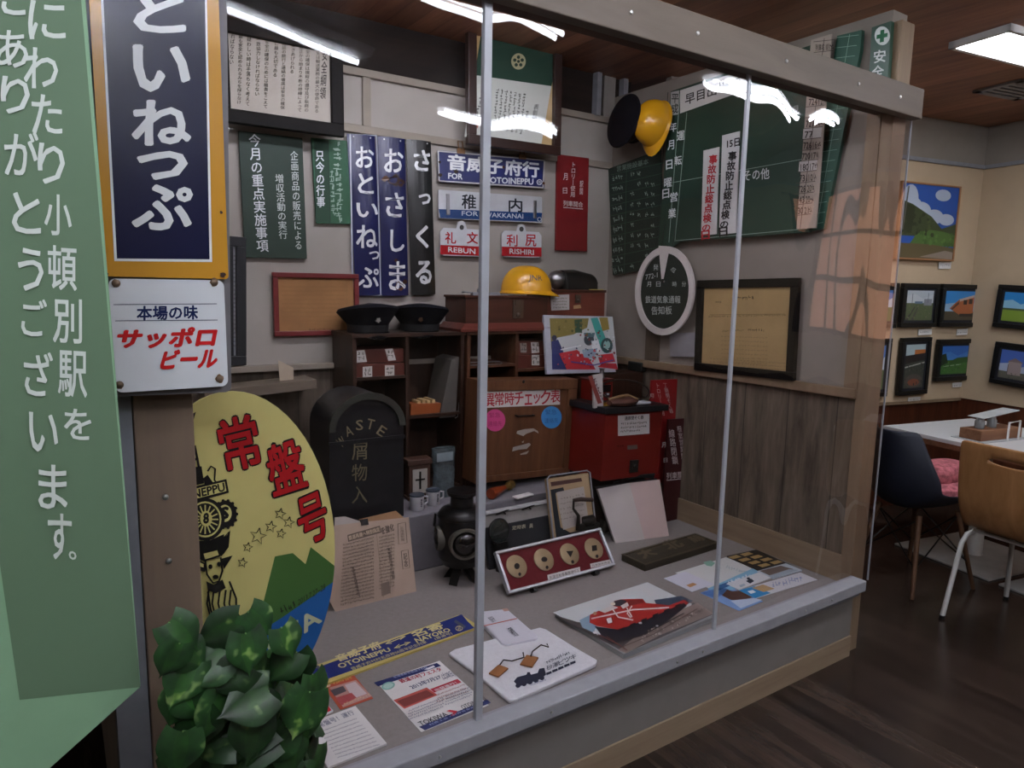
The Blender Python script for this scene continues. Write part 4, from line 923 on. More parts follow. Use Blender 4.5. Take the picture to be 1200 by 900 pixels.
a = tp.l(677, 350); M().box(a[0]-.018, a[0]+.018, -.005, 0, a[1]-.022, a[1]+.02).lathe([(.01, 0), (.003, .005)], (a[0], -.005, a[1]-.008), 12, ax='y').build('lock_plate', mat('old_brass', '#5e5146'), e)
q = bk(2.92, (655, 340), (694, 340), (668, 318), (639, 333))
e = empty('lamp_case', 'black rounded leather case with silver lamp end on the reddish chest', 'lamp case', loc=((q[0].x+q[1].x)/2, 2.92, z1)); w = (q[1].x-q[0].x)/2
lc = mat('black_leather', '#131312', .4, var=.3)
rg = []
for x, s_ in ((-w, .75), (-w*.9, .95), (-w*.2, 1.), (w*.85, .8), (w, .7)): rg.append([(x, .065*s_*math.cos(PI*k/10)*1.0, .105*s_*math.sin(PI*k/10)**.6) for k in range(11)])
M().hull(rg).build('case', lc, e, True); M().box(w*.9, w+.03, -.01, .01, .03, .042).build('strap', lc, e)
M().ball((-w-.015, 0, .05), .055, .048, .048, 16, 8).build('lamp_end', steel, e, True)
tag(M().box(0, .1, 0, .05, 0, .004).build('yellow_note', mat('yellow_note', '#b5a552', .7), mw=LM((q[1].x-.07, 2.862, z1))), 'small yellow note on the edge of the reddish chest', 'note')
q = bk(2.87, (537, 340), (592, 340))
e = empty('metal_fitting', 'small grey metal catch lying on the locked chest left of the helmet', 'metal fitting', loc=((ylv(2.86)(572, 342)).x, 2.86, ZT+hh))
M().box(-.09, .06, -.012, .012, 0, .014).box(-.05, -.02, -.02, .02, .014, .03).build('body', zinc, e); M().tube([(-.09, 0, .012), (-.13, 0, .014), (-.13, .02, .014)], .004, 6).build('lever', zinc, e)
# support crate and framed machine photo
q = bk(2.70, (665, 450), (790, 430))
tag(M().box(c2[1].x+.05, XR-.035, 2.72, 2.845, ZF, CRZ-.001).build('storage_crate', dark_wood, bevel=.004), 'low dark wooden crate in the back corner carrying the machine photograph', 'crate')
tag(M().box(c2[1].x+.012, XR-.2, 2.85, 3.04, ZF, ZT-.001).build('storage_crate', cab_wood, bevel=.004), 'taller brown crate hidden behind the machine photograph, under the reddish chest', 'crate')
q = bk(2.62, (760, 428), (787, 446))
tag(M().box(ylv(2.85)(757, 430).x, XR-.04, 2.73, 2.84, CRZ, CRZ+.05).build('dark_box', mat('dark_green_box', '#161a17', .6), bevel=.006), 'low dark box on the crate in the back corner', 'box')
t = T('photo_panel', 'framed colour photograph of red and green machinery leaning behind the red box', 'photo panel', ylv(2.74), [(640, 370), (720, 369), (727, 437), (645, 437)])
t.mw = t.mw @ Matrix.Rotation(R(-10), 4, 'X'); t.o.matrix_world = t.mw; t.inv = t.mw.inverted(); t.N = -(t.mw.to_3x3() @ Vector((0, 1, 0)))
t.board('board', mat('silver_panel', '#b5bac4', .4, .3), .014)
f = Flat(t)
f.poly([(644, 373), (718, 372), (724, 433), (647, 433)], '#b9bfc0')
f.poly([(644, 373), (690, 373), (688, 384), (672, 392), (652, 396), (646, 410)], '#7f7440'); f.poly([(673, 375), (682, 374), (682, 390), (674, 390)], '#2f4f3c'); f.poly([(692, 373), (700, 372), (712, 402), (704, 408)], '#3f9c92')
f.poly([(702, 372), (712, 372), (714, 386), (706, 388)], '#8d7c38'); f.poly([(646, 400), (654, 398), (660, 412), (666, 433), (647, 433)], '#2b3566'); f.ell(649.5, 396, 3, 3.4, '#2a3048', 12); f.poly([(655, 414), (676, 410), (690, 420), (698, 433), (664, 433)], '#b5313a')
f.poly([(700, 416), (718, 414), (721, 424), (703, 426)], '#bb2c38'); f.poly([(700, 430), (706, 425), (722, 426), (724, 433)], '#a82833'); f.ell(711, 405, 7, 9, '#2c4a4c', 16); f.ell(711, 404, 4, 5, '#8fb5b0', 14)
f.ell(690, 398, 6, 7, '#39444c', 14); f.poly([(684, 390), (697, 390), (696, 395), (685, 395)], '#4a6a72'); f.poly([(693, 400), (701, 398), (704, 412), (694, 412)], '#d6dadd'); f.poly([(682, 410), (700, 408), (696, 420), (684, 419)], '#8aa2b4'); f.speckle(676, 388, 720, 428, ('#5a6a70', '#9fb0b0', '#2f4a4c', '#7a2f34', '#c9cfd0', '#4a5a48'), 60, 2.2); f.speckle(650, 376, 690, 392, ('#6b6236', '#8f8450', '#4d5230'), 18, 2.5); f.speckle(652, 405, 700, 432, ('#7c2630', '#3a3f5c', '#c05058', '#8d99a2'), 26, 2)
f.line([(668, 424), (695, 428), (718, 422)], 1.4, '#5a4a8c'); f.line([(656, 410), (680, 405)], 1.2, '#d8dcde')
f.build('photo_print', GLOSSY)
# wooden chest-board with the check list heading
YK = 2.66
t = T('check_list_box', 'flat brown wooden box headed with red check-list lettering and two round stickers', 'wooden box', ylv(YK), [(556, 448), (670, 442), (674, 555), (560, 564)])
bw = wood('brown_box_wood', '#51331f', '#6b472e', 2, rough=.5, stretch=10)
t.board('body', bw, .11, .003)
b = M(); w, h = t.w/2, t.h
b.box(-w, w, -.012, 0, h-.05, h).box(-w, -w+.028, -.012, 0, .03, h-.05).box(w-.055, w, -.012, 0, .03, h-.05).box(-w, w, -.012, 0, 0, .03).build('door_frame', bw, t, bevel=.002)
f = Flat(t, -.001); f.poly([(568, 457), (656, 454), (656, 474), (568, 478)], '#c6c0bb')
for ch, x, s_, dy in (('異', 574, 11, 1), ('常', 585, 11, 0), ('時', 597, 11, 0), ('チ', 608, 11, 0), ('ェ', 619, 9, 2.), ('ッ', 629, 8, 1.5), ('ク', 639, 12, 0), ('表', 650.5, 11, -1)): f.row(ch, x-s_/2, 468+dy-(x-574)*.035, x+s_/2, 467.6+dy-(x-574)*.035, s_*1.4, '#a3232f', .02)
f.build('heading_strip')
for px, c_, n_, c2_ in ((580, '#c2467c', 'pink_sticker', '#8d2a58'), (646, '#3f87c4', 'blue_sticker', '#20568c')):
    f = Flat(t, -.0015); y = 492.5 if px == 580 else 489; f.ell(px, y, 12, 13, c_); f.row('緊急', px-7, y-6, px+6, y-6.4, 6, c2_, 0); f.row('連絡先', px-8, y+4, px+8, y+3.6, 6, c2_, 0); f.build(n_)
f = Flat(t, -.0012)
for pts in ([(606, 505), (614, 503), (625, 502), (630, 505), (631, 508), (626, 505), (617, 508), (613, 511), (605, 508)], [(601, 524), (609, 522), (620, 519), (622, 521), (617, 526), (607, 527), (600, 529)], [(609, 532), (620, 528), (617, 532), (610, 533)], [(611, 518), (614, 516), (613, 519)]): f.poly(pts, '#a39d96')
f.build('torn_label')
a, c_ = t.l(604, 487), t.l(624, 486); M().tube([(a[0], 0, a[1]), (a[0], -.018, a[1]), (c_[0], -.018, c_[1]), (c_[0], 0, c_[1])], .004, 8).build('pull_handle', mat('dark_iron', '#2b2622', .5, .6), t)
a = t.l(612, 447); M().lathe([(.008, 0), (.005, .003)], (a[0], -.012, a[1]), 10, ax='y').build('keyhole', black_metal, t)
# things on the riser, left
e = empty('mantel_clock', 'small wooden clock with white face standing on the grey step', 'clock', loc=(ylv(2.72)(492, 570).x, 2.72, ST), rz=R(-5))
M().box(-.05, .05, 0, .06, 0, .165).box(-.058, .058, -.006, .066, .16, .185).box(-.056, .056, -.005, .065, 0, .015).build('case', mat('clock_wood', '#4a342a', .5), e, bevel=.003); M().box(-.034, .034, -.004, 0, .03, .14).build('face', mat('clock_face', '#9f9a92', .6), e)
M().box(-.004, .004, -.0065, -.004, .05, .13).box(-.022, .022, -.0065, -.004, .09, .097).build('hand', black_metal, e)
for k, (px, lab) in enumerate(((488.5, 'left white enamel cup with dark marks on the grey step'), (507.5, 'right white enamel cup with dark rim on the grey step'))):
    p = ylv(2.60+.03*k)(px, 590)
    e = empty('enamel_cup', lab, 'cup', loc=(p.x, 2.60+.03*k, ST), group='white cups on the grey step')
    M().lathe([(.026, 0), (.029, .004), (.031, .066), (.0285, .066), (.026, .008), (.001, .006)], (0, 0, 0), 24).build('body', mat('cup_white', '#b9babc', .3), e, True)
    M().lathe([(.0312, .062), (.0322, .066), (.031, .069), (.0288, .066)], (0, 0, 0), 24).build('rim', mat('cup_rim', '#3c4550', .4), e, True)
    M().tube([(.03, 0, .055), (.05, 0, .05), (.05, 0, .025), (.03, 0, .018)], .004, 8).build('handle', mat('cup_white', '#b9babc'), e, True)
    b = M(); 
    for j in range(4): b.box(.004, .008+.002*(j % 2), -.0322, -.0300, .02+.009*j, .025+.009*j)
    b.build('mark', mat('cup_mark', '#33363c', .6), e)
p = ylv(2.70)(522, 550)
rg = []
for z, s_ in ((0, 1.), (.05, .95), (.11, .9), (.17, .98), (.21, 1.02), (.225, .9)): rg.append([(s_*.062*math.cos(2*PI*k/14)*random.uniform(.88, 1.06), s_*.03*math.sin(2*PI*k/14)*random.uniform(.85, 1.1), z) for k in range(14)])
pb = glass('plastic_wrap', 0, '#8fa3a4'); 
e = empty('plastic_bag', 'crumpled clear plastic bag beside the small clock', 'plastic bag', loc=(p.x, 2.72, ST)); M().hull(rg).build('bag', mat('grey_plastic', '#4e585b', .15, spec=.8, var=.35, scale=30, bump=.8), e, True); M().box(-.05, .03, -.034, -.03, .17, .21).build('folded_top', mat('plastic_fold', '#7e8b90', .2), e)
# shelf left of the bin
q = bk(2.96, (252, 452), (372, 443), (252, 478))
t = T('wall_shelf', 'narrow grey wooden shelf board left of the waste bin', 'shelf', ylv(2.90), [(240, 458), (371, 445), (371, 455), (240, 472)]); t.board('shelf_board', wood('grey_shelf', '#5f554a', '#786c5e', 0), .15, .002)
sh_z = t.mw.translation.z + t.h
t = T('folded_card', 'small folded cream card standing on the wall shelf', 'card', ylv(2.96), [(326, 423), (344, 430), (344, 446), (327, 447)]); M().prism([t.l(*p) for p in ((326, 422), (344, 431), (344, 446), (328, 448))], 0, .003).build('front_leaf', mat('cream_card', '#b5a794', .8), t)
# ------------------------------------------------------------------ floor of the case: standing things
# railway signal lantern
lx = ylv(2.37)(541, 620).x
e = empty('signal_lantern', 'black railway signal lantern with round lens beside the acrylic joint', 'lantern', loc=(lx, 2.37, ZF), rz=R(-12))
bm_ = mat('lantern_black', '#121212', .35, .3, var=.4, spec=.5)
M().lathe([(.05, .07), (.078, .075), (.09, .10), (.094, .105), (.094, .27), (.098, .272), (.098, .282), (.085, .30), (.048, .312), (.046, .355), (.060, .362), (.062, .376), (.05, .378), (.001, .372)], (0, 0, 0), 32).build('body', bm_, e, True)
for a in (45, 135, 225, 315): M().hull([[(.03*math.cos(R(a+s_)), .03*math.sin(R(a+s_)), .08) for s_ in (-40, 40, 180)], [(.062*math.cos(R(a))+.022*math.cos(R(a+s_)), .062*math.sin(R(a))+.022*math.sin(R(a+s_)), 0) for s_ in (-60, 60, 180)]]).build('foot', bm_, e)
lens_m = mat('dark_lens', '#0c0d0d', .08, spec=.8)
def lens(px_, r, n):
    bz = M().lathe([(r*1.05, -.06), (r*1.05, .012), (r, .02), (r*.86, .02), (r*.84, .0)], (0, 0, 0), 28, ax='y').build('bezel', mat('lens_bezel', '#5f5c54', .45, .4, var=.3), e, True); bz.matrix_basis = n
    M().lathe([(r*.86, .0), (r*.75, .014), (r*.4, .026), (.001, .03)], (0, 0, 0), 24, ax='y').build('lens', lens_m, bz, True)
lens(0, .062, Matrix.Rotation(R(-8), 4, 'Z') @ Matrix.Translation((0, -.085, .185)))
lens(0, .05, Matrix.Rotation(R(-95), 4, 'Z') @ Matrix.Translation((0, -.085, .185)))
M().tube([(-.085, .0, .27), (-.11, .0, .29), (-.115, 0, .24)], .006, 8).build('latch', bm_, e, True)
# newspaper clippings leaning on the step
t = T('newspaper_clipping', 'yellowed newspaper clippings held by a black clip, leaning beside the yellow headboard', 'newspaper', lean((393, 717), (488, 693), ZF, 24), [(391, 615), (482, 605), (489, 693), (393, 717)])
nm = mat('newsprint', '#a39080', .85, var=.1, scale=7)
M().prism([t.l(*p) for p in ((391, 616), (423, 612), (479, 606), (488, 693), (393, 717), (384, 700))], 0, .003).build('front_sheet', nm, t)
M().prism([t.l(*p) for p in ((393, 606), (405, 605), (424, 611), (425, 640), (392, 640))], .006, .009).build('back_sheet', mat('grey_sheet', '#a59e98', .8), t)
M().prism([t.l(*p) for p in ((422, 608), (465, 598), (474, 606), (476, 650), (424, 650))], .010, .013).build('brown_sheet', mat('brown_sheet', '#8d6c4c', .8, var=.15), t)
f = Flat(t); IKN = '#4a4038'
f.poly([(407, 627), (445, 616), (447, 624), (408, 635)], '#5c5046'); f.quad('鉄道再建へ特別指定', [(408, 628), (444, 617.5), (446, 622.5), (409, 633.5)], '#b9a58c', .02)
f.quad('を強化', [(446, 618), (461, 613), (462, 622), (447, 627)], IKN, .03)
f.line([(466, 614), (475, 612), (477, 636), (467, 638), (466, 614)], .7, IKN); f.col('北海道新聞', 470.5, 617, 472, 634, 4, IKN, 0)
f.line([(470, 646), (478, 644), (480, 665), (472, 667), (470, 646)], .7, IKN); f.col('記念', 474.5, 648, 476, 664, 4.5, IKN, .02)
for k in range(18):
    y = 638+4.1*k; f.srow(402-.2*k, y+1, 438, y-8, 2.8, '#564a40', 26); 
for k in range(16):
    y = 630+4*k; f.srow(444, y, 462, y-4, 2.6, '#564a40', 14)
f.col('乗客利用者に誤解', 455, 642, 461, 678, 4, IKN, .01); f.col('自民党再建議員団', 413, 664, 420, 698, 3.6, IKN, .01); f.poly([(446, 684), (456, 681), (457, 695), (447, 699)], '#75675a'); f.line([(441, 626), (449, 700)], .5, '#7f705f'); f.line([(458, 640), (457, 696)], .5, '#6b5d50'); f.build('newsprint')
a = t.l(427, 612); M().box(a[0]-.014, a[0]+.014, -.006, .016, a[1]-.012, a[1]+.012).build('binder_clip', black_metal, t)
# dark document case with two clips in front of the step
t = T('document_case', 'black document case with pale top flap and two clips before the grey step', 'document case', lean((575, 668), (652, 648), ZF, 14), [(565, 598), (640, 584), (655, 648), (575, 668)])
w, h = t.w/2, t.h
hs_ = h*.70
M().box(-w, w, 0, .02, 0, hs_).build('cover', mat('black_cover', '#202226', .6, var=.15), t, bevel=.003); M().box(-w, w, .002, .016, hs_, h-.02).build('flap', mat('pale_flap', '#8b8985', .7), t); M().box(-w-.006, w+.004, -.012, .03, h-.022, h-.008).build('top_edge', mat('pale_edge', '#b0b1b3', .6), t, bevel=.003)
f = Flat(t, -.001); f.row('定時表', 600, 618.8, 616, 616.5, 5, '#a8a38c', .02); f.row('員', 620, 616.4, 624.5, 615.8, 5, '#a8a38c', .02); f.build()
for px, py in ((588, 599.5), (618, 594)):
    a = t.l(px, py); M().tube([(a[0]-.035, -.008, a[1]-.006), (a[0], -.012, a[1]), (a[0]+.035, -.008, a[1]+.004)], .004, 6).tube([(a[0]-.012, -.006, a[1]+.012), (a[0]+.012, -.01, a[1]-.012)], .0035, 6).build('clip', black_metal, t)
p = lean((573, 673), (600, 665), ZF, 12)
t = T('lens_disc', 'dark round glass signal disc leaning against the black document case', 'signal disc', p, [(570, 611), (600, 604), (600, 665), (573, 673)], push=-.004)
DR = .052; DZ = t.h-DR
M().lathe([(.001, .006), (DR*.7, .006), (DR*.97, .003), (DR, 0), (DR*.97, -.004), (.001, -.004)], (0, 0, DZ), 32, ax='y').build('disc', mat('dark_green_glass', '#262c2a', .15, spec=.7, var=.25), t, True); M().tube([(DR*math.cos(2*PI*k/24), 0, DZ+DR*math.sin(2*PI*k/24)) for k in range(24)], .004, 6, closed=True).build('rim', black_metal, t, True)
M().box(-.03, .03, -.012, .012, 0, DZ-DR+.004).build('base', black_metal, t)
# horn on the step
pz = zlv(ST+.022)
A_, B_ = pz(575, 580), pz(606, 566)
e = empty('signal_horn', 'red-brown horn with brass end lying on the grey step right of the joint', 'horn', loc=(A_.x, A_.y, ST+.026), rz=math.atan2(B_.y-A_.y, B_.x-A_.x)); Lh = (B_-A_).length*.8
M().lathe([(.024, 0), (.026, .006), (.024, .03), (.014, Lh*.55), (.013, Lh*.62), (.001, Lh*.62)], (0, 0, 0), 20, ax='x').build('bell', mat('horn_red', '#7a3316', .3, var=.25), e, True).rotation_euler.z = PI
M().lathe([(.012, Lh*.6), (.011, Lh*.8), (.02, Lh*.82), (.02, Lh), (.001, Lh)], (0, 0, 0), 16, ax='x').build('brass_end', mat('aged_brass', '#8c7440', .35, .7, var=.2), e, True).rotation_euler.z = PI
p = zlv(ST+.003)(613, 581)
tag(M().box(-.05, .05, -.018, .018, 0, .006).build('caption_card', paper, mw=LM((p.x, p.y, ST+.0005), R(8))), 'blank white caption card on the grey step beside the horn', 'card')
# framed old booklet
t = T('worn_logbook', 'worn logbook with torn black cover and pasted sheet, leaning beside the open book', 'book', lean((653, 653), (704, 641), ZF, 14), [(640, 561), (686, 555), (704, 641), (653, 653)])
t.board('cover', mat('torn_tan_cover', '#a08a6a', .8, var=.15, scale=8), .03, .006); f = Flat(t)
f.poly([(645, 574), (660, 571), (661, 575), (651, 578), (654, 600), (657, 618), (668, 624), (690, 620), (691, 624), (652, 632)], '#1f2429'); f.poly([(652, 577), (684, 570), (690, 612), (660, 621), (656, 600)], '#a9a29b')
for k in range(5): f.srow(656, 585+6*k, 684, 579+6*k, 2, '#8a8078', 8)
f.build('pasted_sheet'); w, h = t.w/2, t.h
M().tube([(-w-.004, -.002, h*.2), (-w-.004, -.002, h), (-w+.012, -.002, h+.012), (w-.012, -.002, h+.012), (w+.004, -.002, h), (w+.004, -.002, h*.2)], .004, 6).build('wire_edge', zinc, t)
f = Flat(t, -.001); f.poly([(645, 565), (681, 560), (682, 564), (646, 570)], '#4b2f2b'); f.build('spine_tape')
# iron ticket press with crank
p = zlv(ZF)(692, 643)
e = empty('ticket_press', 'black iron hand press with wooden crank handle behind the medal case', 'hand press', loc=(p.x, p.y+.03, ZF), rz=R(-10))
iron = mat('dark_cast_iron', '#2b2a25', .55, .4, var=.35, bump=.2)
M().box(-.075, .075, -.045, .045, 0, .02).box(-.06, .06, -.03, .03, .02, .05).build('base', iron, e, bevel=.004)
M().prism([(-.065, .05), (.065, .05), (.05, .09), (.055, .115), (.03, .12), (.02, .105), (-.02, .105), (-.03, .125), (-.055, .115), (-.05, .09)], -.025, .025).build('body', iron, e, bevel=.003)
M().lathe([(.022, -.035), (.026, -.03), (.026, .03), (.022, .035)], (0, 0, .125), 18, ax='x').build('gear', iron, e, True)
M().tube([(-.065, -.03, .10), (-.068, -.035, .17), (-.095, -.035, .205), (-.095, -.035, .245)], [.011, .008, .006, .005], 8).build('crank', iron, e, True)
M().tube([(-.097, -.036, .245), (-.06, -.038, .247), (.0, -.042, .238)], [.008, .010, .009], 10).build('crank_handle', mat('worn_handle', '#3a2c26', .6), e, True)
M().prism([(.05, .03), (.085, .05), (.095, .11), (.08, .12), (.07, .07)], -.02, .02).build('side_lever', iron, e)
# medal case
md = lean((597, 697), (719, 663), ZF+.018, 38)
t = T('medal_case', 'white framed red case holding four brass tokens in a row', 'display frame', md, [(578, 647), (704, 619), (718.5, 663), (596.5, 697)])
t.frame(mat('silver_frame', '#b7b9be', .35, .4), .012, .012, bk=.012); M().box(-t.w/2+.01, t.w/2-.01, 0, .01, .01, t.h-.01).build('red_backing', mat('dark_red_felt', '#5a1219', .9, var=.1, scale=60), t)
f = Flat(t, -.003); f.poly([(641, 674), (679, 664.5), (680, 671.5), (642, 681.5)], '#c0bdb9'); f.quad('軌道自転車乗務適任証', [(643, 675.5), (678, 666.5), (679, 670.5), (644, 679.5)], '#33302e', 0); f.poly([(691, 661), (716, 655.5), (716.5, 660), (692, 666)], '#c0bdb9'); f.quad('日本国有鉄道', [(693, 662), (714, 657.5), (714.5, 660), (694, 664.5)], '#33302e', 0); f.build('caption_strip')
brass = mat('brass_token', '#968465', .5, .3, var=.1)
for px, py, hole in ((605, 664, 'o'), (637, 656, 'O'), (667, 649.5, 't'), (695.5, 643, 's')):
    a = t.l(px, py); tk = M().lathe([(.046, -.003), (.046, .003), (.044, .0045), (.001, .0045)], (a[0], -.001, a[1]), 36, ax='y').build('token', brass, t, True)
    f = Flat(t, -.0062); r = 3.4
    if hole == 't': f.poly([(px-4.4, py-3), (px+4, py-3.6), (px+.8, py+4.2)], '#17110c')
    elif hole == 's': f.poly([(px-3, py-3), (px+2.8, py-3.8), (px+3.4, py+2.6), (px-2.4, py+3.6)], '#17110c')
    else: f.ell(px, py, 3.6 if hole == 'O' else 3.2, 3.6 if hole == 'o' else 3, '#17110c')
    f.ell(px+3.2, py+9.4, 1.8, 2.1, '#17110c', 12); f.build('token_hole', parent=tk)
for s_ in (-.28, .3): 
    M().box(s_*t.w-.008, s_*t.w+.008, .012, .018, -.018, t.h*.7).build('stand_strut', black_metal, t)
    M().box(s_*t.w-.01, s_*t.w+.01, -.012, .02, -.016, -.002).build('stand_foot', black_metal, t)
# open account book
bp_ = lean((722, 636), (784, 628), ZF, 20)
t = T('open_book', 'open blank account book with yellowed pages, leaning on the red box', 'open book', bp_, [(700, 570), (772, 562), (784, 628), (722, 636)])
def page(q, name, c, dz):
    P = [t.l(*p) for p in q]; M().prism(P, dz, .012).build(name, c, t)
page([(700, 573), (737, 566), (755, 632), (721, 637)], 'left_page', mat('book_page', '#b9b3af', .8, var=.04), -.004)
page([(737, 566), (773, 562), (784, 628), (755, 632)], 'right_page', mat('pink_page', '#bda9a4', .8, var=.05), .0)
M().prism([t.l(*p) for p in ((699, 570), (771, 560), (776, 575), (764, 600), (722, 639))], .013, .022).build('cover', black_paint, t)
b = M()
for k in range(3): b.tube([(lambda p: (p[0], -.006-.004*k, p[1]))(t.l(*p)) for p in ((718+8*k, 566-2*k), (735+6*k, 558), (765, 560-2*k))], .006, 6)
b.build('frayed_cover_edge', mat('frayed_black', '#1b1918', .8), t)
# red block instrument box
rb = T('block_instrument', 'red railway block instrument box with black lid and white paper label', 'instrument box', ylv(2.40), [(706, 486), (773, 480), (775, 556), (708, 563)])
redm = mat('red_instrument_paint', '#671811', .4, var=.12, scale=6)
w, h = rb.w/2, rb.h; zb = rb.mw.translation.z-ZF
M().box(-w, w, 0, .26, 0, h).build('body', redm, rb, bevel=.004); M().box(-w-.02, w+.02, -.02, .28, h, h+.03).build('lid', mat('black_lid', '#191a1c', .4, spec=.5), rb, bevel=.004)
M().box(-w+.01, w-.01, .075, .26, -zb, 0).build('base', mat('dark_base', '#16120f', .6), rb, bevel=.004)
f = Flat(rb); f.poly([(724, 487), (761, 485), (761, 508), (724, 511)], '#bdbab6'); f.row('通票閉そく器', 732, 490.5, 754, 488.8, 4.5, '#20201f', .02)
for k in range(3): f.srow(727, 496.5+4.5*k, 758-8*(k == 2), 495+4.5*k, 2.6, '#5a5754', 13)
f.build('paper_label'); f = Flat(rb); f.poly([(735, 522), (747, 521), (747, 526), (735, 527)], '#5c544c'); f.srow(723, 523, 731, 522, 3, '#3a0c08', 3); f.build('name_plate')
a = rb.l(742, 546); M().box(a[0]-.024, a[0]+.024, -.012, 0, a[1]-.03, a[1]+.03).lathe([(.012, 0), (.01, .006), (.003, .008)], (a[0], -.012, a[1]), 12, ax='y').build('lock', iron, rb)
LZ = rb.mw.translation.z+h+.03; RX_, RY_ = rb.mw.translation.x, 2.40
def onlid(px, py, z=0): return zlv(LZ+z)(px, py)
p = ylv(2.60)(704, 452)
e = empty('instrument_relay', 'small red relay box with knob standing on the black lid', 'relay box', loc=(p.x, 2.58, LZ)); M().box(-.062, .062, 0, .1, 0, .10).build('body', redm, e, bevel=.003); M().box(-.066, .066, -.004, .104, .1, .108).build('top', mat('dark_red_top', '#4a1a14', .4), e)
M().lathe([(.011, 0), (.008, .012), (.012, .016), (.001, .022)], (.02, 0, .03), 12, ax='y').build('knob', steel, e, True); M().box(-.005, .045, -.006, 0, .045, .08).build('slot_plate', black_metal, e); M().lathe([(.016, .108), (.012, .12), (.012, .15), (.018, .155), (.001, .158)], (.03, .05, 0), 14).build('spindle', steel, e, True)
p = ylv(2.55)(709, 462)
hoop = [(.15*math.cos(2*PI*k/32), .02+.105*math.sin(2*PI*k/32), .0) for k in range(32)]
cp = onlid(712, 456, .03)
e = empty('tablet_hoop', 'leather tablet carrier with large wire hoop draped over the black lid', 'tablet carrier', loc=(min(cp.x, RX_+.05), 2.52, LZ))
M().tube([(.155*math.cos(2*PI*k/36), .0+.06*math.sin(2*PI*k/36), .055+.045*math.sin(2*PI*k/36)) for k in range(36)], .0045, 8, closed=True).build('hoop', mat('hoop_metal', '#3a322c', .4, .5), e, True)
lea = mat('worn_leather', '#4d3026', .6, var=.25, scale=20, bump=.3)
p1 = e.matrix_world.inverted() @ ylv(2.40)(733, 471)
rg = []
for u in range(9):
    x = -.085+.17*u/8; s_ = math.sin(PI*(u+.6)/9.2)**.5; rg.append([(p1.x+x, -.10+.045*s_*math.cos(2*PI*k/12), .022+.024*s_*math.sin(2*PI*k/12)) for k in range(12)])
M().hull(rg).build('pouch', lea, e, True)
M().tube([(p1.x-.08, -.09, .035), (p1.x-.02, -.115, .052), (p1.x+.03, -.10, .05), (p1.x+.075, -.12, .03)], [.008]*4, 6).build('strap', mat('tan_strap', '#7d6444', .6), e, True)
p1 = onlid(698, 472); tag(M().hull([[(-.05, -.03, 0), (.05, -.03, 0), (.06, .03, 0), (-.06, .03, 0)], [(-.05, -.03, .008), (.05, -.03, .008), (.06, .03, .012), (-.06, .03, .012)]]).build('yellow_pouch', mat('yellow_cloth', '#a57c22', .7), mw=LM((p1.x, min(p1.y, 2.45), LZ), R(-25))), 'flat yellow cloth pouch on the front left of the black lid', 'pouch')
p1 = onlid(762, 475); tag(M().box(-.045, .045, -.025, .025, 0, .012).build('white_tag', mat('tag_white', '#b2b4ba', .6), mw=LM((p1.x-.01, 2.43, LZ), R(-6)), bevel=.004), 'folded white tag at the right end of the black lid', 'tag')
t = T('small_booklet', 'narrow white booklet with red spine leaning on the relay box', 'booklet', ylv(2.44), [(674, 430), (685, 428), (699, 465), (688, 467)]); t.board('cover', mat('booklet_white', '#b5b1ad', .6), .012); f = Flat(t); f.poly([(674, 430), (679, 429), (691, 462), (686, 463)], '#7c3a34'); f.srow(681, 432, 692, 459, 4, '#5d3b44', 8); f.build('printed_cover')
t.mw.translation.z = LZ+.001; t.mw.translation.x = max(t.mw.translation.x-.02, RX_-rb.w/2+.004); t.o.matrix_world = t.mw
# boards leaning in the corner
t = T('leaning_board', 'bright red board with white writing leaning in the corner behind the maroon one', 'notice board', ylv(2.50), [(750, 447), (790, 444), (812, 560), (770, 566)]); t.board('board', mat('bright_red_board', '#84181a', .5), .012)
f = Flat(t); f.col('丁簡閉そく器', 779, 449, 787, 484, 4.5, '#b9a9a4', 0); f.col('トロリ丨使用', 770, 449, 777, 487, 4.5, '#b9a9a4', .01); f.row('月', 761, 464, 766, 463.6, 5, '#b9a9a4', 0); f.build()
t = T('leaning_board', 'maroon board with white vertical writing leaning in front of the red board', 'notice board', ylv(2.44), [(775, 493), (802, 490), (821, 609), (783, 616)]); t.board('board', mat('maroon_board', '#3c1315', .5, var=.1), .012)
f = Flat(t); f.col('線路閉鎖', 786.5, 503, 791.5, 544, 7, '#c4bcba', .01); f.col('根室営業駅間', 795.5, 499, 802.5, 546, 5.5, '#c4bcba', .0); f.row('月', 775.5, 521.5, 780, 521, 6, '#c4bcba', 0); f.row('日', 777.5, 539.5, 782, 539, 5, '#c4bcba', 0); f.row('列車間合', 781, 558, 806, 555.5, 8, '#c4bcba', .01); f.line([(781, 563), (807, 560)], .9, '#c4bcba'); f.build()
# ------------------------------------------------------------------ things lying on the display floor
class L(T):
    """a flat thing lying on the display floor"""
    def __init__(s, name, label, cat, q, th, group=None, z=ZF): T.__init__(s, name, label, cat, zlv(z+th), q, group); s.th = th-.0004
    def base(s, name, m, bevel=0., rnd=0.): return s.board(name, m, s.th, bevel, round_=rnd)
t = L('name_plaque', 'dark carved wooden plaque with raised kanji lying near the maroon board', 'plaque', [(727, 652), (815, 624), (842, 638), (757, 661)], .028)
t.base('board', wood('plaque_wood', '#27241c', '#3d3729', 0, rough=.6), .004)
w, h = t.w/2, t.h
b = M()
for a in ((-w, w, 0, .012), (-w, w, h-.012, h), (-w, -w+.012, .012, h-.012), (w-.012, w, .012, h-.012)): b.box(a[0], a[1], -.004, 0, a[2], a[3])
b.build('border', wood('plaque_edge', '#353024', '#4a4332', 0), t)
f = Flat(t, -.002)
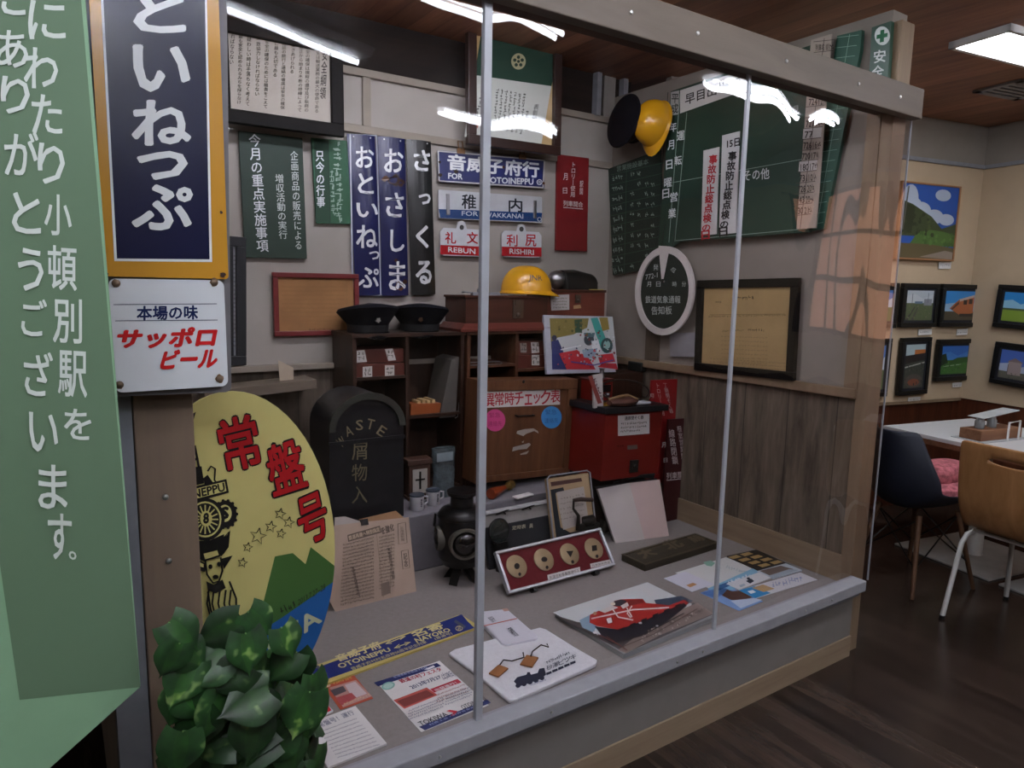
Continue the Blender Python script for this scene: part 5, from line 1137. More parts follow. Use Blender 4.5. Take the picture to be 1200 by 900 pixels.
f.quad('天', [(741, 646), (758, 641), (772, 650), (755, 656)], '#57503d', .05); f.quad('北', [(772, 636), (790, 631), (804, 640), (786, 646)], '#57503d', .05); f.quad('線', [(801, 629), (816, 624.5), (831, 632), (815, 637)], '#57503d', .03); f.build('raised_character')
def card(name, label, q, cat='postcard', c='#c9ccd0', th=.0016, z=ZF, group=None, m=None):
    t = L(name, label, cat, q, th, group, z); t.base('sheet', m or mat('card_'+c[1:], c, .6, var=.02)); return t
G = 'postcards and leaflets by the sill'
t = card('black_card_board', 'dark board with six gold cards lying by the right wall', [(845, 653), (881, 645), (933, 661), (899, 669)], 'card board', '#1c1712', .004)
f = Flat(t)
for i in range(4):
    for j in range(2):
        x, y = 859+11.5*i+7.5*j*0, 653+3.2*i; x2, y2 = x+14*j, y-3.4*j; f.poly([(x2-6, y2), (x2+4, y2-2.6), (x2+10, y2-.4), (x2, y2+2.4)], '#a58c5a')
f.build('gold_card')
t = card('envelope_sheet', 'large pale sheet with green map drawing left of the dark card board', [(787, 673), (846, 654), (905, 672), (845, 692)], 'leaflet', '#c9cdca', .0016, group=G)
f = Flat(t); f.poly([(824, 659), (833, 657), (838, 660), (834, 664), (828, 663)], '#7fae9a'); f.srow(850, 664, 880, 672, 3, '#a3b0b4', 10)
f.build('map_print')
t = card('envelope', 'white envelope with small orange stamp, lowest of the pale papers', [(776, 678), (800, 671), (840, 683), (813, 693)], 'envelope', '#c6c9d6', .0022, group=G); f = Flat(t); f.poly([(804, 686), (812, 683), (817, 685), (809, 688.5)], '#b58a5c'); f.build('stamp')
t = card('blue_leaflet', 'light blue leaflet strip between the pale sheet and white postcard', [(828, 690), (885, 665), (905, 669), (848, 696)], 'leaflet', '#7fb3d0', .0030, group=G); f = Flat(t); f.poly([(836, 688), (856, 681), (862, 684), (842, 692)], '#2f5a86'); f.srow(852, 684, 880, 674, 4, '#dfe6ea', 7); f.build('printed_picture')
t = card('seascape_postcard', 'blue postcard with brown rocks at the foot of the acrylic joint', [(819, 695), (845, 686), (897, 703), (868, 715)], 'postcard', '#7d9fd0', .0026, group=G)
f = Flat(t, -.0004); f.poly([(822, 695), (845, 687.5), (858, 692), (838, 701)], '#4d79b8'); f.poly([(846, 698), (852, 691), (858, 693), (866, 692), (882, 700), (868, 705), (856, 703)], '#5a4038'); f.poly([(856, 704), (884, 701), (893, 703), (868, 713)], '#b9cbe0'); f.build('photo_print', GLOSSY)
t = card('penguin_postcard', 'white postcard with a small dark seabird picture', [(852, 683), (893, 670), (904, 676), (865, 692)], 'postcard', '#cfd2d4', .0042, group=G); f = Flat(t, -.0004); f.poly([(874, 681), (880, 678), (884, 681), (879, 684)], '#1f2a3c'); f.ell(877, 678, 2, 1.4, '#1f2a3c', 10); f.poly([(866, 686), (872, 684), (874, 686), (868, 688.5)], '#9fb0bd'); f.build('photo_print')
t = card('stone_postcard', 'postcard with a grey-brown rocky shore photograph', [(888, 668), (921, 661), (940, 667), (905, 679)], 'postcard', '#b6c4cf', .0052, group=G); f = Flat(t, -.0004); f.poly([(890, 669), (915, 663), (930, 667), (905, 676)], '#6e6058'); f.poly([(900, 675), (925, 667), (936, 668), (906, 678)], '#9aa9b4'); f.build('photo_print')
t = card('blue_ticket', 'long white ticket with blue end and tan stamp nearest the sill', [(864, 692), (938, 671), (958, 679), (884, 702)], 'ticket', '#c9ccd2', .0016, group=G); f = Flat(t, -.0004); f.poly([(865, 692), (884, 687), (903, 695), (884, 701.5)], '#2f86be'); f.poly([(881, 689), (894, 685), (908, 690), (895, 694)], '#b29468'); f.poly([(876, 693), (882, 691.5), (886, 694), (880, 696)], '#dfe8ee'); f.srow(905, 686, 940, 677, 6, '#8e97b8', 10); f.build('ticket_print')
# mounted locomotive photo
t = L('train_photo_panel', 'mounted photograph of a red diesel locomotive lying flat near the sill', 'photo panel', [(647, 718), (759, 682), (838, 721), (735, 766)], .018)
t.base('panel', mat('panel_edge', '#8b8f90', .5), .001); f = Flat(t, -.0006)
f.poly([(648, 718), (759, 682.5), (836, 720.5), (735, 765)], '#c4cbcc')
C = lambda *pts: [(560+a/2.857, 580+b/2.857) for a, b in pts]
f.poly(C((250, 400), (330, 425), (375, 432), (400, 470), (690, 410), (720, 360), (760, 385), (790, 400), (496, 530)), '#4a4748')
f.poly(C((585, 430), (690, 380), (735, 362), (790, 398), (610, 470), (496, 530), (470, 520)), '#8a7d76')
f.poly(C((590, 352), (640, 345), (680, 338), (720, 355), (690, 375), (600, 372)), '#3d4b5c'); f.poly(C((340, 420), (380, 400), (400, 440), (385, 460), (350, 445)), '#7e98aa')
f.poly(C((375, 402), (405, 388), (452, 372), (456, 356), (478, 350), (552, 348), (562, 362), (640, 370), (690, 352), (706, 362), (660, 392), (560, 420), (470, 452), (400, 440), (374, 428)), '#a42c28')
f.poly(C((390, 440), (470, 452), (560, 420), (690, 362), (700, 372), (640, 420), (560, 470), (450, 500), (425, 485)), '#20222a')
f.poly(C((405, 388), (452, 372), (470, 378), (425, 396)), '#c9c6c2'); f.poly(C((452, 372), (456, 357), (478, 351), (500, 356), (480, 374)), '#33333a'); f.poly(C((500, 354), (548, 350), (556, 362), (506, 372)), '#7a2320')
f.poly(C((478, 372), (500, 360), (506, 372), (486, 382)), '#d2d0cc'); f.line(C((380, 415), (450, 400), (520, 385), (640, 378)), 1.6, '#d2cfcb'); f.line(C((450, 382), (470, 410), (520, 420)), 1.5, '#d2cfcb'); f.line(C((516, 372), (500, 398), (512, 412)), 1.4, '#d2cfcb'); f.line(C((498, 378), (516, 410)), 1.4, '#d2cfcb')
f.poly(C((425, 415), (450, 408), (456, 428), (432, 436)), '#8f211f'); f.quad('1', C((430, 416), (446, 411), (450, 428), (436, 432)), '#d8d8d8', .03)
f.ell(560+452/2.857, 580+366/2.857, 3, 1.8, '#ded6c0', 12); f.ell(560+392/2.857, 580+398/2.857, 2.2, 2, '#a98c6c', 12); f.ell(560+392/2.857, 580+462/2.857, 2.6, 1.6, '#d0d0d0', 12); f.ell(560+545/2.857, 580+430/2.857, 2.4, 1.2, '#d0d4da', 10); f.ell(560+600/2.857, 580+440/2.857, 1.6, 1, '#c0c4ca', 10)
for k in range(6): f.poly(C((470+38*k, 452-16*k), (490+38*k, 444-16*k), (486+38*k, 462-16*k), (474+38*k, 466-16*k)), '#15161b')
for k in range(60):
    u, v_ = random.random(), random.random(); f.poly(blob(560+(560+200*u-20*v_)/2.857, 580+(455-72*u+50*v_*(1-u*.6))/2.857, random.uniform(.8, 2.), 7), random.choice(('#a79c95', '#6c625c', '#b9afa8', '#7d7069')))
f.line(C((430, 478), (500, 525)), 1., '#6b3a34'); f.line(C((455, 500), (560, 470), (690, 400)), 1.2, '#2b2524'); f.line(C((480, 515), (590, 470), (735, 385)), 1., '#5b4a44'); f.line(C((400, 470), (470, 505)), .8, '#7c4a40'); f.build('photo_print', GLOSSY)
# towel, tags, packet
t = L('printed_towel', 'white folded towel printed with a steam locomotive train', 'towel', [(526, 763), (634, 735), (701, 775), (601, 821)], .014)
w, h = t.w/2, t.h; pl_ = [t.l(*p) for p in ((526, 765), (534, 760), (580, 748), (633, 735), (640, 737), (672, 757), (700, 773), (698, 778), (604, 820), (596, 820), (560, 790))]
M().prism(pl_, 0, .013).build('cloth', mat('towel_white', '#cdd0d4', .95, var=.05, scale=50, bump=.3), t, bevel=.004)
f = Flat(t, -.0012); TK = '#23283a'
f.poly([(602, 799), (606, 794), (617, 791), (618, 788), (621, 788), (622, 791), (630, 789), (632, 784), (638, 783), (640, 791), (634, 796), (608, 805)], TK)
for x, y in ((607, 803), (614, 801), (621, 799), (628, 797), (635, 794)): f.ell(x, y+1, 3, 2.6, TK, 14)
for k in range(5):
    x, y = 643+7*k, 790-3*k; f.quad('砂澤ビッキ駅'[k], [(x-3, y-9), (x+4, y-11.5), (x+4.5, y-6), (x-2, y-3.5)], TK, .01); f.poly([(x-3, y-1), (x+3.2, y-3.2), (x+3.6, y-.5), (x-2.6, y+2)], TK)
f.srow(640, 777, 668, 765, 3.5, TK, 12); f.srow(621, 804, 640, 797, 1.6, '#6a7090', 8); f.build('locomotive_print')
for k, (q, cd, lab) in enumerate((([(574, 786), (585, 779), (595, 782), (583, 795)], [(586, 780), (590, 774), (600, 776), (614, 771), (613, 766)], 'tan wooden tag with brown cord on the towel, left one'), ([(609, 776), (617, 769), (631, 768), (624, 783)], [(622, 770), (624, 764), (634, 757), (643, 759), (641, 756)], 'tan wooden tag with brown cord on the towel, right one'))):
    e = L('wooden_tag', lab, 'wooden tag', q, .021, 'wooden tags on the towel'); e.board('tag', wood('tag_wood', '#8a5a34', '#a37248', 0), .005, .001)
    M().tube([(lambda p: (p[0], -.004+.002*(j % 2), p[1]))(e.l(*p)) for j, p in enumerate(cd)], .0022, 6).build('cord', mat('brown_cord', '#2c1f1a', .8), e, True)
t = L('paper_packet', 'white paper packet with thin orange band beside the towel', 'packet', [(555, 719), (594, 713), (631, 746), (592, 755)], .022)
M().prism([t.l(*p) for p in ((556, 719), (566, 716), (594, 713), (631, 745), (628, 748), (594, 755), (588, 753))], 0, .0215).build('packet', mat('packet_white', '#c9cbd4', .7, var=.03), t, bevel=.005)
f = Flat(t, -.001); f.line([(566, 734), (606, 725)], 1, '#b5523c'); f.quad('音威子府', [(571, 724), (576, 722), (582, 728), (577, 730)], '#20222a', .01); f.quad('小頓別駅', [(592, 737), (598, 735), (609, 745), (603, 747)], '#20222a', .01); f.poly([(588, 714), (594, 713), (597, 716), (591, 717)], '#b08c80'); f.build()
# route board
t = L('route_board', 'navy and cream route board reading OTOINEPPU to NAYORO lying flat', 'route board', [(359, 784), (543, 718), (559, 736), (378, 802)], .008)
t.base('board', mat('cream_board', '#c2b268', .4), .001, .012); f = Flat(t)
f.poly([(362, 786), (541, 720), (547, 727), (368, 793)], '#1b2a6c'); f.poly([(366.5, 791), (544.5, 725), (556, 736), (378, 798)], '#1b2a6c')
YW_ = '#cfc489'
f.quad('音威子府', [(391, 769), (442, 751), (449, 759), (397, 776)], YW_, .03); f.quad('名寄', [(479, 741), (515, 729), (522, 736), (486, 748)], YW_, .03)
f.quad('OTOINEPPU', [(394, 779), (455, 759), (459, 763), (399, 784)], YW_, .03); f.quad('NAYORO', [(485, 749), (525, 736), (529, 740), (489, 754)], YW_, .03)
for (x0, y0), (x1, y1) in (((452, 755), (475, 746)), ((462, 760), (481, 753))):
    f.line([(x0, y0), (x1, y1)], .9, YW_); f.line([(x0+6, y0-4.5), (x0, y0), (x0+7, y0-.6)], .9, YW_); f.line([(x1-7, y1+.6), (x1, y1), (x1-6, y1+4)], .9, YW_)
f.quad('音威子府村村名改称50周年記念列車', [(410, 783), (498, 751), (501, 754), (413, 786)], YW_, 0); f.quad('(普通号)', [(508, 748), (528, 741), (531, 744), (511, 751)], YW_, 0); f.ring(538, 737, 4, 2.6, .8, YW_, 14); f.row('名', 536, 737.4, 540, 736.6, 4, YW_, 0)
f.line([(371, 781), (383, 791)], 3.4, '#4a4f5c'); f.line([(533, 728), (545, 736)], 3.4, '#4a4f5c'); f.build()
# flyers
t = L('event_flyer', 'white event flyer with navy edges and red headline nearest the acrylic joint', 'flyer', [(437, 800), (512, 776), (576, 824), (498, 857)], .0016)
t.base('sheet', paper); f = Flat(t, -.0004); NV = '#1f2a5e'
f.poly([(438, 800), (512, 777), (517, 780.5), (443, 804.5)], NV); f.poly([(491, 852), (571, 820), (575.5, 823.5), (498, 856)], NV)
f.quad('鉄道の村フェスタ', [(466, 797), (514, 782), (519, 786), (471, 801)], '#a82c3c', .03); f.quad('2013年7月27', [(478, 804), (514, 791), (518, 795), (484, 808)], NV, .02); f.quad('(土)28(日)', [(516, 789), (528, 786), (535, 793), (520, 798)], NV, .01)
f.ell(455, 804, 8, 4.5, '#7fb0a4', 20, rot=-15); f.ell(455, 804, 6, 3.2, '#a8cbc0', 18, rot=-15); f.quad('北海道命名音威子府駅', [(460, 793.5), (500, 781.5), (502, 783), (462, 795)], '#a8b4d8', 0); f.poly([(497, 785), (508, 780), (510, 782), (502, 785)], '#dfe4ea')
f.poly([(461, 821), (500, 806), (513, 815), (474, 831)], '#b6574e'); f.poly([(465, 822), (500, 809), (509, 815), (474, 829)], '#7d3c38'); f.poly([(504, 808), (536, 796), (541, 800), (509, 812)], '#a82c3c'); f.quad('出発進行！', [(508, 808.5), (533, 799), (536, 801.5), (512, 811)], '#d8d8d8', .02)
for k in range(3): f.srow(512, 815+4*k, 545+2*k, 802.5+4*k, 2, '#8f5a5a', 16)
for k in range(4): f.srow(478, 834+3.4*k, 520, 818+3.4*k, 2, '#7a7f90', 18); f.srow(522, 817+3.2*k, 553, 805+3.2*k, 2, '#7a7f90', 14)
f.quad('TOKIWA', [(489, 847), (521, 835), (526, 839), (494, 852)], '#2a2a2e', .01); f.poly([(523, 834), (527, 832.5), (536, 834), (533, 839), (528, 840), (531, 836)], '#b52f3a'); f.quad('OTOINEPPU', [(539, 828), (566, 817), (571, 821), (543, 832.5)], '#2a2a2e', .01); f.quad('村商工会・村教育委員会', [(502, 849.5), (560, 826), (562, 827.5), (504, 851.5)], '#9aa4cc', 0); f.build('flyer_print')
t = L('picture_flyer', 'small orange picture flyer below the left end of the route board', 'flyer', [(376, 801), (412, 791), (439, 817), (400, 832)], .0016)
t.base('sheet', mat('orange_sheet', '#b5553c', .6)); f = Flat(t, -.0004)
f.poly([(386, 806), (417, 797), (436, 816), (402, 829)], '#b98f86'); f.ell(383.5, 803, 4, 2.4, '#c9a58a', 14); f.poly([(387, 809), (402, 804), (406, 810), (392, 816)], '#4e4a52'); f.poly([(404, 803), (416, 799), (430, 813), (414, 819)], '#c9bcc0'); f.poly([(393, 818), (412, 812), (418, 818), (400, 827)], '#a9474a'); f.srow(402, 826, 434, 814, 3, '#cdb08c', 10); f.srow(390, 801, 412, 794, 3, '#d4b24c', 8); f.build('flyer_print', GLOSSY)
t = L('round_corner_card', 'white card with a red lower band, half hidden by the plant', 'card', [(342, 816), (366, 808), (389, 833), (365, 846)], .003)
t.base('card', mat('white_card_b', '#c9ccd2', .5), 0, .006); f = Flat(t); f.poly([(353, 838), (384, 826), (388.5, 832.5), (365, 844.5), (358, 845)], '#b3242e'); f.row('駅', 370, 835, 376, 832.5, 5, '#dcdcdc', .02); f.ell(382, 830.5, 1.6, 1.3, '#dcdcdc', 10); f.build('card_print')
t = L('notice_sheet', 'white notice sheet in the front left corner of the case', 'paper sheet', [(352, 851), (414, 828), (456, 870), (384, 899)], .006)
t.base('sheet', paper); f = Flat(t, -.0004); f.quad('常盤号！運行', [(370, 848), (412, 832), (416, 837), (376, 853)], '#4c5570', .01)
for k in range(9): f.srow(375+2.5*k, 858+4*k*.95, 418+3.4*k, 842+3.8*k, 1.6, '#6d7280', 24)
f.build('notice_print')

# ------------------------------------------------------------------ dining corner beyond the case
FW = Matrix.Translation((CORN.x, CORN.y, 0)) @ Matrix.Rotation(RA, 4, 'Z')
WNf = FW.to_3x3() @ Vector((0, -1, 0)); WSf = FW.to_3x3() @ Vector((-1, 0, 0))
def fwall(off): P = Vector((CORN.x, CORN.y, 0))+WNf*off; return lambda px, py: hit(px, py, P, WNf)
def swall(off): P = FW @ Vector((.05-off, 0, 0)); return lambda px, py: hit(px, py, P, WSf)
def pic(plane, label, q, draw, fm, wd=.03, passe=.018, group='black framed railway photographs'):
    t = T('railway_photograph', label, 'framed photograph', plane, q, group=group); t.frame(fm, wd, .01, bk=.02)
    M().box(-t.w/2+wd*.8, t.w/2-wd*.8, .0, .015, wd*.8, t.h-wd*.8).build('mount', mat('dark_mount', '#20222a', .6) if passe else cream, t)
    i = wd+passe
    f = Flat(t, -.001); sx, sz = t.w-2*i, t.h-2*i
    f.L = lambda p: (-t.w/2+i+p[0]*sx, i+(1-p[1])*sz); draw(f); f.build('photo_print', GLOSSY); return t
blk = mat('black_frame', '#121212', .35)
def sky(c1='#3f78c4', c2='#b8c8d8', g='#51683a', hz=.55):
    def d(f):
        f.rect(0, 0, 1, 1, c1); f.poly([(0, hz-.25), (.3, hz-.3), (.6, hz-.15), (1, hz-.3), (1, hz+.02), (0, hz+.02)], c2); f.rect(0, hz, 1, 1, g)
    return d
def spk(d, cols, y0=.5, n=30):
    def g(f): d(f); f.speckle(.05, y0, .95, .97, cols, n, .05)
    return g
def d_big(f):
    f.rect(0, 0, 1, 1, '#2350a0')
    for x, y, rx_, ry_ in ((.15, .21, .14, .2), (.22, .28, .14, .1), (.35, .35, .18, .12), (.6, .42, .16, .1), (.72, .12, .14, .08), (.82, .45, .14, .08)): f.ell(x, y, rx_, ry_, '#a9b4c6', 18)
    f.poly([(0, .22), (.2, .27), (.55, .42), (.75, .58), (1, .5), (1, .7), (0, .7)], '#38452c'); f.poly([(0, .25), (.25, .3), (.22, .66), (0, .66)], '#26301f'); f.poly([(.3, .68), (.5, .6), (.8, .62), (1, .66), (1, .82), (.2, .82)], '#4a6a34'); f.poly([(0, .8), (.55, .8), (1, .84), (1, 1), (0, 1)], '#5b5138'); f.poly([(.4, .98), (.85, .88), (1, .9), (1, 1)], '#8a7f74'); f.speckle(.05, .4, .6, .68, ('#2e3a24', '#42502f', '#26301f'), 30, .05); f.speckle(.3, .64, .98, .8, ('#55783c', '#3c5a2c'), 24, .05); f.line([(.1, .04), (.06, .62)], .02, '#5a5a50')
def d_rail(f):
    sky('#aab4bc', '#b6bec4', '#566044', .42)(f); f.poly([(.0, 1), (.3, .55), (.34, .55), (.1, 1)], '#3c3a38'); f.poly([(.2, 1), (.42, .55), (.45, .55), (.32, 1)], '#4a4744'); f.rect(.65, .28, .95, .5, '#7e8088'); f.line([(.2, .1), (.2, .5)], .02, '#505860'); f.line([(.8, .08), (.8, .4)], .02, '#505860'); f.rect(.3, .36, .6, .44, '#5b7188')
def d_tram(f):
    sky('#3a86c8', '#8fb0cc', '#4c4638', .7)(f); f.poly([(.15, .6), (.45, .28), (.95, .12), (.95, .75), (.55, .85)], '#a8633e'); f.poly([(.45, .28), (.95, .12), (.95, .2), (.48, .36)], '#b7a69c'); f.rect(.6, .3, .72, .46, '#38302c'); f.rect(.78, .26, .9, .44, '#38302c'); f.poly([(.2, .62), (.44, .36), (.46, .44), (.24, .66)], '#5a3a2c'); f.rect(.5, .78, .95, .88, '#2a2624')
def d_turn(f):
    f.rect(0, 0, 1, 1, '#3a4038'); f.rect(0, 0, 1, .25, '#9db0b4'); f.rect(.45, .12, 1, .3, '#b06a34'); f.poly([(0, .25), (1, .2), (1, .36), (0, .44)], '#241f1c'); f.line([(0, .52), (1, .42)], .03, '#a9a9a4'); f.ell(.5, .84, .45, .16, '#4f4a46'); f.ell(.5, .87, .3, .08, '#7e4a38')
def d_green(f): sky('#2c62b0', '#3f78bc', '#3c6a30', .5)(f); f.poly([(0, .3), (.15, .25), (.25, .6), (0, .7)], '#1f3320'); f.poly([(.3, .55), (.6, .42), (1, .4), (1, .6), (.3, .65)], '#2e5428'); f.line([(.1, .72), (.8, .66)], .02, '#a8b8a8')
def d_field(f): sky('#2f86cc', '#8ec0dc', '#7f9a3c', .55)(f); f.rect(0, .55, 1, .62, '#4a5a3c')
def d_tank(f): sky('#4a68b4', '#a8b4cc', '#5a5a50', .75)(f); f.rect(.3, .38, .75, .85, '#9a8a88'); f.poly([(.25, .4), (.5, .25), (.8, .4)], '#7c6c6c'); f.line([(.3, .5), (.3, .9)], .02, '#54484a')
fw = fwall(.035); sw = swall(.03)
pic(fw, 'large sky and hillside photograph in a thin wooden frame, highest on the far wall', [(1056, 211), (1125.5, 219), (1117, 306), (1049, 304)], d_big, mat('thin_wood_frame', '#9a6e4a', .5), .012, 0, 'hillside photograph')
pic(fw, 'black framed photograph mostly hidden behind the case, upper row', [(1018, 331), (1054.5, 332), (1048, 384), (1011, 386)], sky(), blk)
pic(fw, 'black framed photograph of railway yard tracks, upper row', [(1060, 331.5), (1102, 333), (1095, 383), (1052.5, 384)], spk(d_rail, ('#4c5a3a', '#626c4c', '#6f6a5c')), blk)
pic(fw, 'black framed photograph of an orange rail car, upper row beside the corner', [(1105, 332.5), (1151, 334), (1144, 383), (1099, 383)], d_tram, blk)
pic(fw, 'black framed photograph almost wholly hidden by the case, lower row', [(1020, 396), (1045.5, 397), (1038, 464), (1012, 466)], sky(), blk)
pic(fw, 'upright black framed photograph of a turntable, lower row', [(1058, 396), (1092.5, 395), (1084.5, 461), (1051, 464)], spk(d_turn, ('#2c2a26', '#55504a', '#3f4438'), .45), blk)
pic(fw, 'black framed photograph of a green hill under blue sky, lower row', [(1102, 398), (1143, 397), (1134.5, 445), (1093.5, 447)], spk(d_green, ('#2f5a28', '#49783a', '#284a26'), .52), blk)
pic(sw, 'black framed photograph of a field under blue sky on the side wall, upper', [(1169.5, 333), (1222, 336), (1216, 388), (1165, 383)], d_field, blk)
pic(sw, 'black framed photograph of a pale tower on the side wall, lower', [(1165, 400), (1218, 406), (1212, 458), (1162, 448)], spk(d_tank, ('#6a6258', '#4c4a44'), .8, 14), blk)
for lab, q, pl_ in (('caption card under the hillside photograph', [(1101, 307), (1115, 307), (1114, 315), (1100, 315)], fwall(.012)), ('caption card under the railway yard photograph', [(1077, 386), (1093, 385), (1091, 392), (1076, 393)], fwall(.012)), ('caption card under the orange rail car photograph', [(1122, 386), (1137, 385), (1135, 392), (1121, 393)], fwall(.012)), ('caption card under the turntable photograph', [(1065, 466), (1079, 465), (1078, 470), (1064, 471)], fwall(.012)), ('caption card under the green hill photograph', [(1117, 449), (1132, 447), (1130, 453), (1116, 454)], fwall(.012))):
    t = T('caption_card', 'small white ' + lab, 'caption card', pl_, q, group='white caption cards under the photographs'); t.board('card', paper, .004); f = Flat(t); x0, y0 = (q[0][0]+q[3][0])/2+1, (q[0][1]+q[3][1])/2; f.srow(x0, y0, x0+11, y0-.5, 2, '#8a8a8a', 6); f.build('caption_print')
# dining table with two pedestals
P1 = zlv(.72)(1035, 499); tmw = Matrix.Translation((P1.x, P1.y, 0)) @ Matrix.Rotation(RA, 4, 'Z')
e = empty('dining_table', 'white topped dining table with white pedestals on flat square plates', 'table', tmw)
M().box(0, .78, -1.5, 0, .70, .722).build('table_top', mat('white_laminate', '#c2c4c6', .35, var=.02), e, bevel=.002); M().box(.001, .779, -1.499, -.001, .672, .70).build('edge_band', wood('table_edge', '#5e3f2c', '#7a5640', 0), e)
for y in (-.36, -.97):
    M().box(.39-.3, .39+.3, y-.28, y+.28, 0, .012).build('base_plate', mat('plate_white', '#a9a9a8', .5), e, bevel=.004); M().lathe([(.045, .012), (.04, .02), (.038, .67), (.06, .672)], (.39, y, 0), 20).build('pedestal', white_paint, e, True)
p = zlv(.722)(1152, 519); q_ = zlv(.722)(1196, 512)
e = empty('condiment_rack', 'small wooden and clear table rack on the white dining table', 'condiment rack', loc=(p.x+.18, p.y+.04, .722), rz=RA)
M().box(-.17, .17, -.06, .06, .004, .06).build('wooden_tray', wood('rack_wood', '#6b4630', '#8a6248', 0), e, bevel=.003); M().box(-.19, .19, -.09, .09, 0, .004).build('mat', mat('rack_mat', '#9fa3a6', .4), e)
for x in (-.1, .0): M().lathe([(.022, .06), (.024, .065), (.024, .10), (.018, .11), (.018, .12), (.001, .122)], (x, 0, 0), 14).build('jar', mat('grey_jar', '#7f8487', .2, spec=.7), e, True)
M().tube([(.01, -.085, .004), (.01, -.085, .1), (.1, -.085, .105), (.1, -.085, .004)], .006, 6).build('wire_holder', white_paint, e, True); M().hull([[(-.13, -.04, .12), (.16, -.04, .15), (.16, .05, .15), (-.13, .05, .12)], [(-.13, -.04, .124), (.16, -.04, .154), (.16, .05, .154), (-.13, .05, .124)]]).build('clear_lid', mat('pale_lid', '#b4b9bb', .2, spec=.7), e)
# navy shell chair with dowel legs, facing the table
def shell_seat(wd, dp, hb, z0, lean_, m, name, e, th=.012, nu=14, nv=16, arms=.0, taper=.8):
    """bucket: v runs from the front lip over the seat and up the back; local +x is the front"""
    g1 = []
    for j in range(nv+1):
        v = j/nv
        if v < .5: x = dp*(.5-v*2*1.0*.92); z = z0 + .02*(1-v*2)**2 - .015*math.sin(PI*v*2) ; wv = wd*(.92+.08*v*2)
        else:
            u = (v-.5)*2; a = u*PI/2; x = -dp*.42 - lean_*u - .05*math.sin(min(1, u*2.2)*PI/2); z = z0 + hb*u**1.15; wv = wd*(1-(1-taper)*u**2.2)
        row = []
        for i in range(nu+1):
            s_ = -1+2*i/nu; up_ = arms*(abs(s_)**2.4)*(1-.35*abs(v-.5)*2); fw_ = arms*.9*(abs(s_)**2.4)*(v > .4)*min(1, (v-.4)*4)
            row.append(Vector((x+fw_*.9, s_*wv/2, z+up_*(1 if v < .55 else max(0, 1-(v-.55)*3)))))
        g1.append(row)
    b = M(); vs = [p for r in g1 for p in r]; n = nu+1; fs = [(j*n+i, j*n+i+1, (j+1)*n+i+1, (j+1)*n+i) for j in range(nv) for i in range(nu)]
    b.add(vs, fs); o = b.build(name, m, e); o.data.polygons.foreach_set('use_smooth', [True]*len(o.data.polygons))
    s_ = o.modifiers.new('solid', 'SOLIDIFY'); s_.thickness = th; s_.offset = 0; ss = o.modifiers.new('sub', 'SUBSURF'); ss.levels = ss.render_levels = 1
    return o
e = empty('shell_chair', 'navy shell chair with wooden dowel legs and a pink cushion at the table end', 'chair', loc=(3.715, 1.735, 0), rz=R(-14))
shell_seat(.47, .43, .40, .43, .05, mat('navy_shell', '#151a28', .6, var=.08), 'seat_shell', e, arms=.12, taper=.52)
dow = wood('dowel_wood', '#4a3324', '#6a4c36', 2)
LEG = [(sx*.21, sy*.19) for sx, sy in ((1, 1), (1, -1), (-1, 1), (-1, -1))]
for x, y in LEG:
    M().tube([(x*.62, y*.62, .40), (x, y, 0.001)], [.014, .010], 10).build('leg', dow, e, True)
mid = lambda a, k: (a[0]*(1-.38*k), a[1]*(1-.38*k), .4*k)
for a, c_ in ((0, 1), (2, 3), (0, 2), (1, 3)):
    M().tube([mid(LEG[a], .35), mid(LEG[c_], .95)], .004, 6).build('brace', black_metal, e); M().tube([mid(LEG[c_], .35), mid(LEG[a], .95)], .004, 6).build('brace', black_metal, e)
cu = empty('seat_cushion', 'pink patterned cushion on the navy shell chair', 'cushion', loc=e.matrix_world @ Vector((.10, 0, .50)), rz=RA)
b = M(); rg = []
for z, s_ in ((-.035, .82), (-.02, .97), (0, 1), (.03, .97), (.05, .8), (.056, .4)): rg.append([(s_*.19*(abs(math.cos(2*PI*k/28))**.5)*(1 if math.cos(2*PI*k/28) > 0 else -1), s_*.18*(abs(math.sin(2*PI*k/28))**.5)*(1 if math.sin(2*PI*k/28) > 0 else -1), z) for k in range(28)])
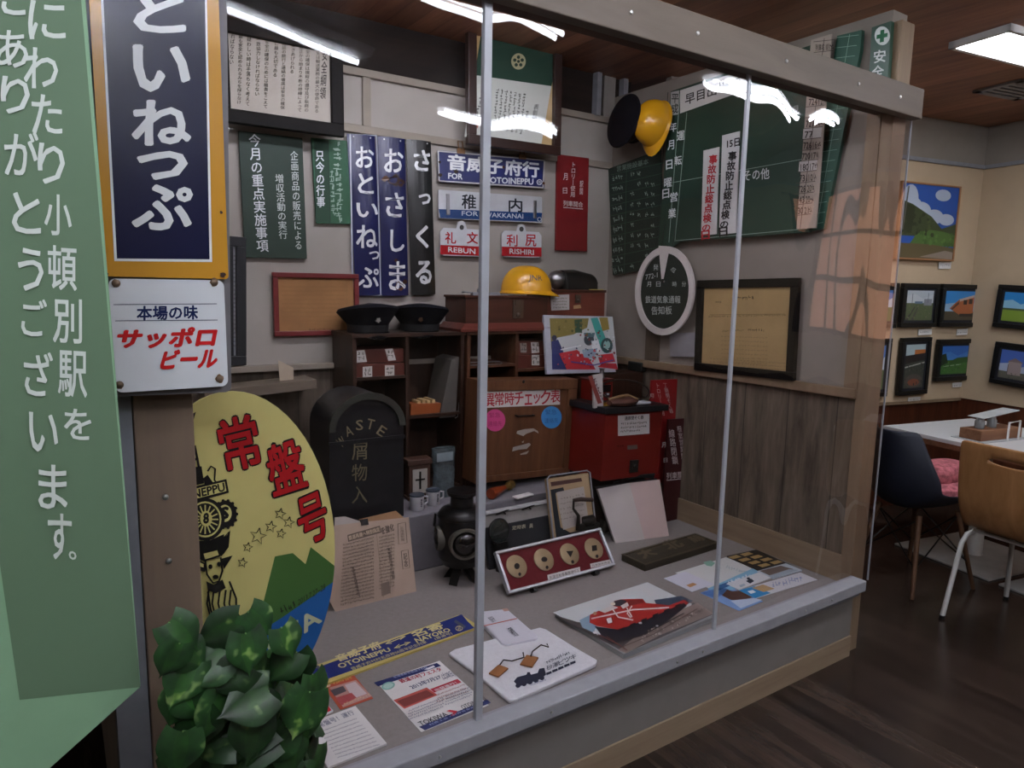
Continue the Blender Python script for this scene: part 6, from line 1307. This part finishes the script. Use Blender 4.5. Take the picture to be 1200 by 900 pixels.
cm = mat('pink_pattern', '#a25a62', .9, var=.5, scale=40, detail=2); b.hull(rg).build('cushion', cm, cu, True)
M().hull([[(x*.9, y*.55-.05, z*1.1+.075) for x, y, z in r] for r in rg]).build('folded_corner', cm, cu, True).location = (.02, .03, 0)
# bentwood chair with white steel legs
wfoot = zlv(0)(1098, 722); ffoot = zlv(0)(1173, 700)
dv = (ffoot-wfoot); ang = math.atan2(dv.y, dv.x); cc = (wfoot+ffoot)/2 + Vector((math.sin(ang), -math.cos(ang), 0))*.258
e = empty('bentwood_chair', 'bent plywood chair with slotted back and white steel legs', 'chair', loc=(cc.x, cc.y, 0), rz=ang)
ply = wood('bent_plywood', '#93673f', '#b08257', 2, rough=.35, stretch=10, bump=.03)
o = shell_seat(.44, .44, .42, .45, .08, ply, 'seat_shell', e, taper=.92)
g_ = M(); 
hz_ = .785
for sy in (-1, 1):
    y = sy*.235; l_ = dv.length
    lf = M().tube([(-l_/2, y, 0.002), (-l_/2+.075, y*.97, .36), (-l_/2+.10, y*.95, .40), (-l_/2+.15, y*.92, .415), (l_/2-.10, y*.92, .42), (l_/2-.045, y*.95, .40), (l_/2-.02, y*.97, .36), (l_/2, y, .002)], .011, 10).build('leg_frame', white_paint, e, True)
    for x in (-l_/2, l_/2): M().lathe([(.013, 0), (.013, .015), (.011, .016)], (x, y, 0), 10).build('foot_cap', black_metal, lf, True)
for x in (-.12, .12): M().tube([(x, -.215, .418), (x, .215, .418)], .009, 8).build('cross_bar', white_paint, e, True)
# the hand slot in its back
cut = M().hull([[(.3*s2, .085*math.cos(2*PI*k/24), .80+.016*math.sin(2*PI*k/24)) for k in range(24)] for s2 in (-1.6, 0)]).build('slot_shape', black_paint, e)
bo = o.modifiers.new('slot', 'BOOLEAN'); bo.object = cut; bo.operation = 'DIFFERENCE'
bpy.context.view_layer.update()
me = bpy.data.meshes.new_from_object(o.evaluated_get(bpy.context.evaluated_depsgraph_get())); o.modifiers.clear(); o.data = me; bpy.data.objects.remove(cut)
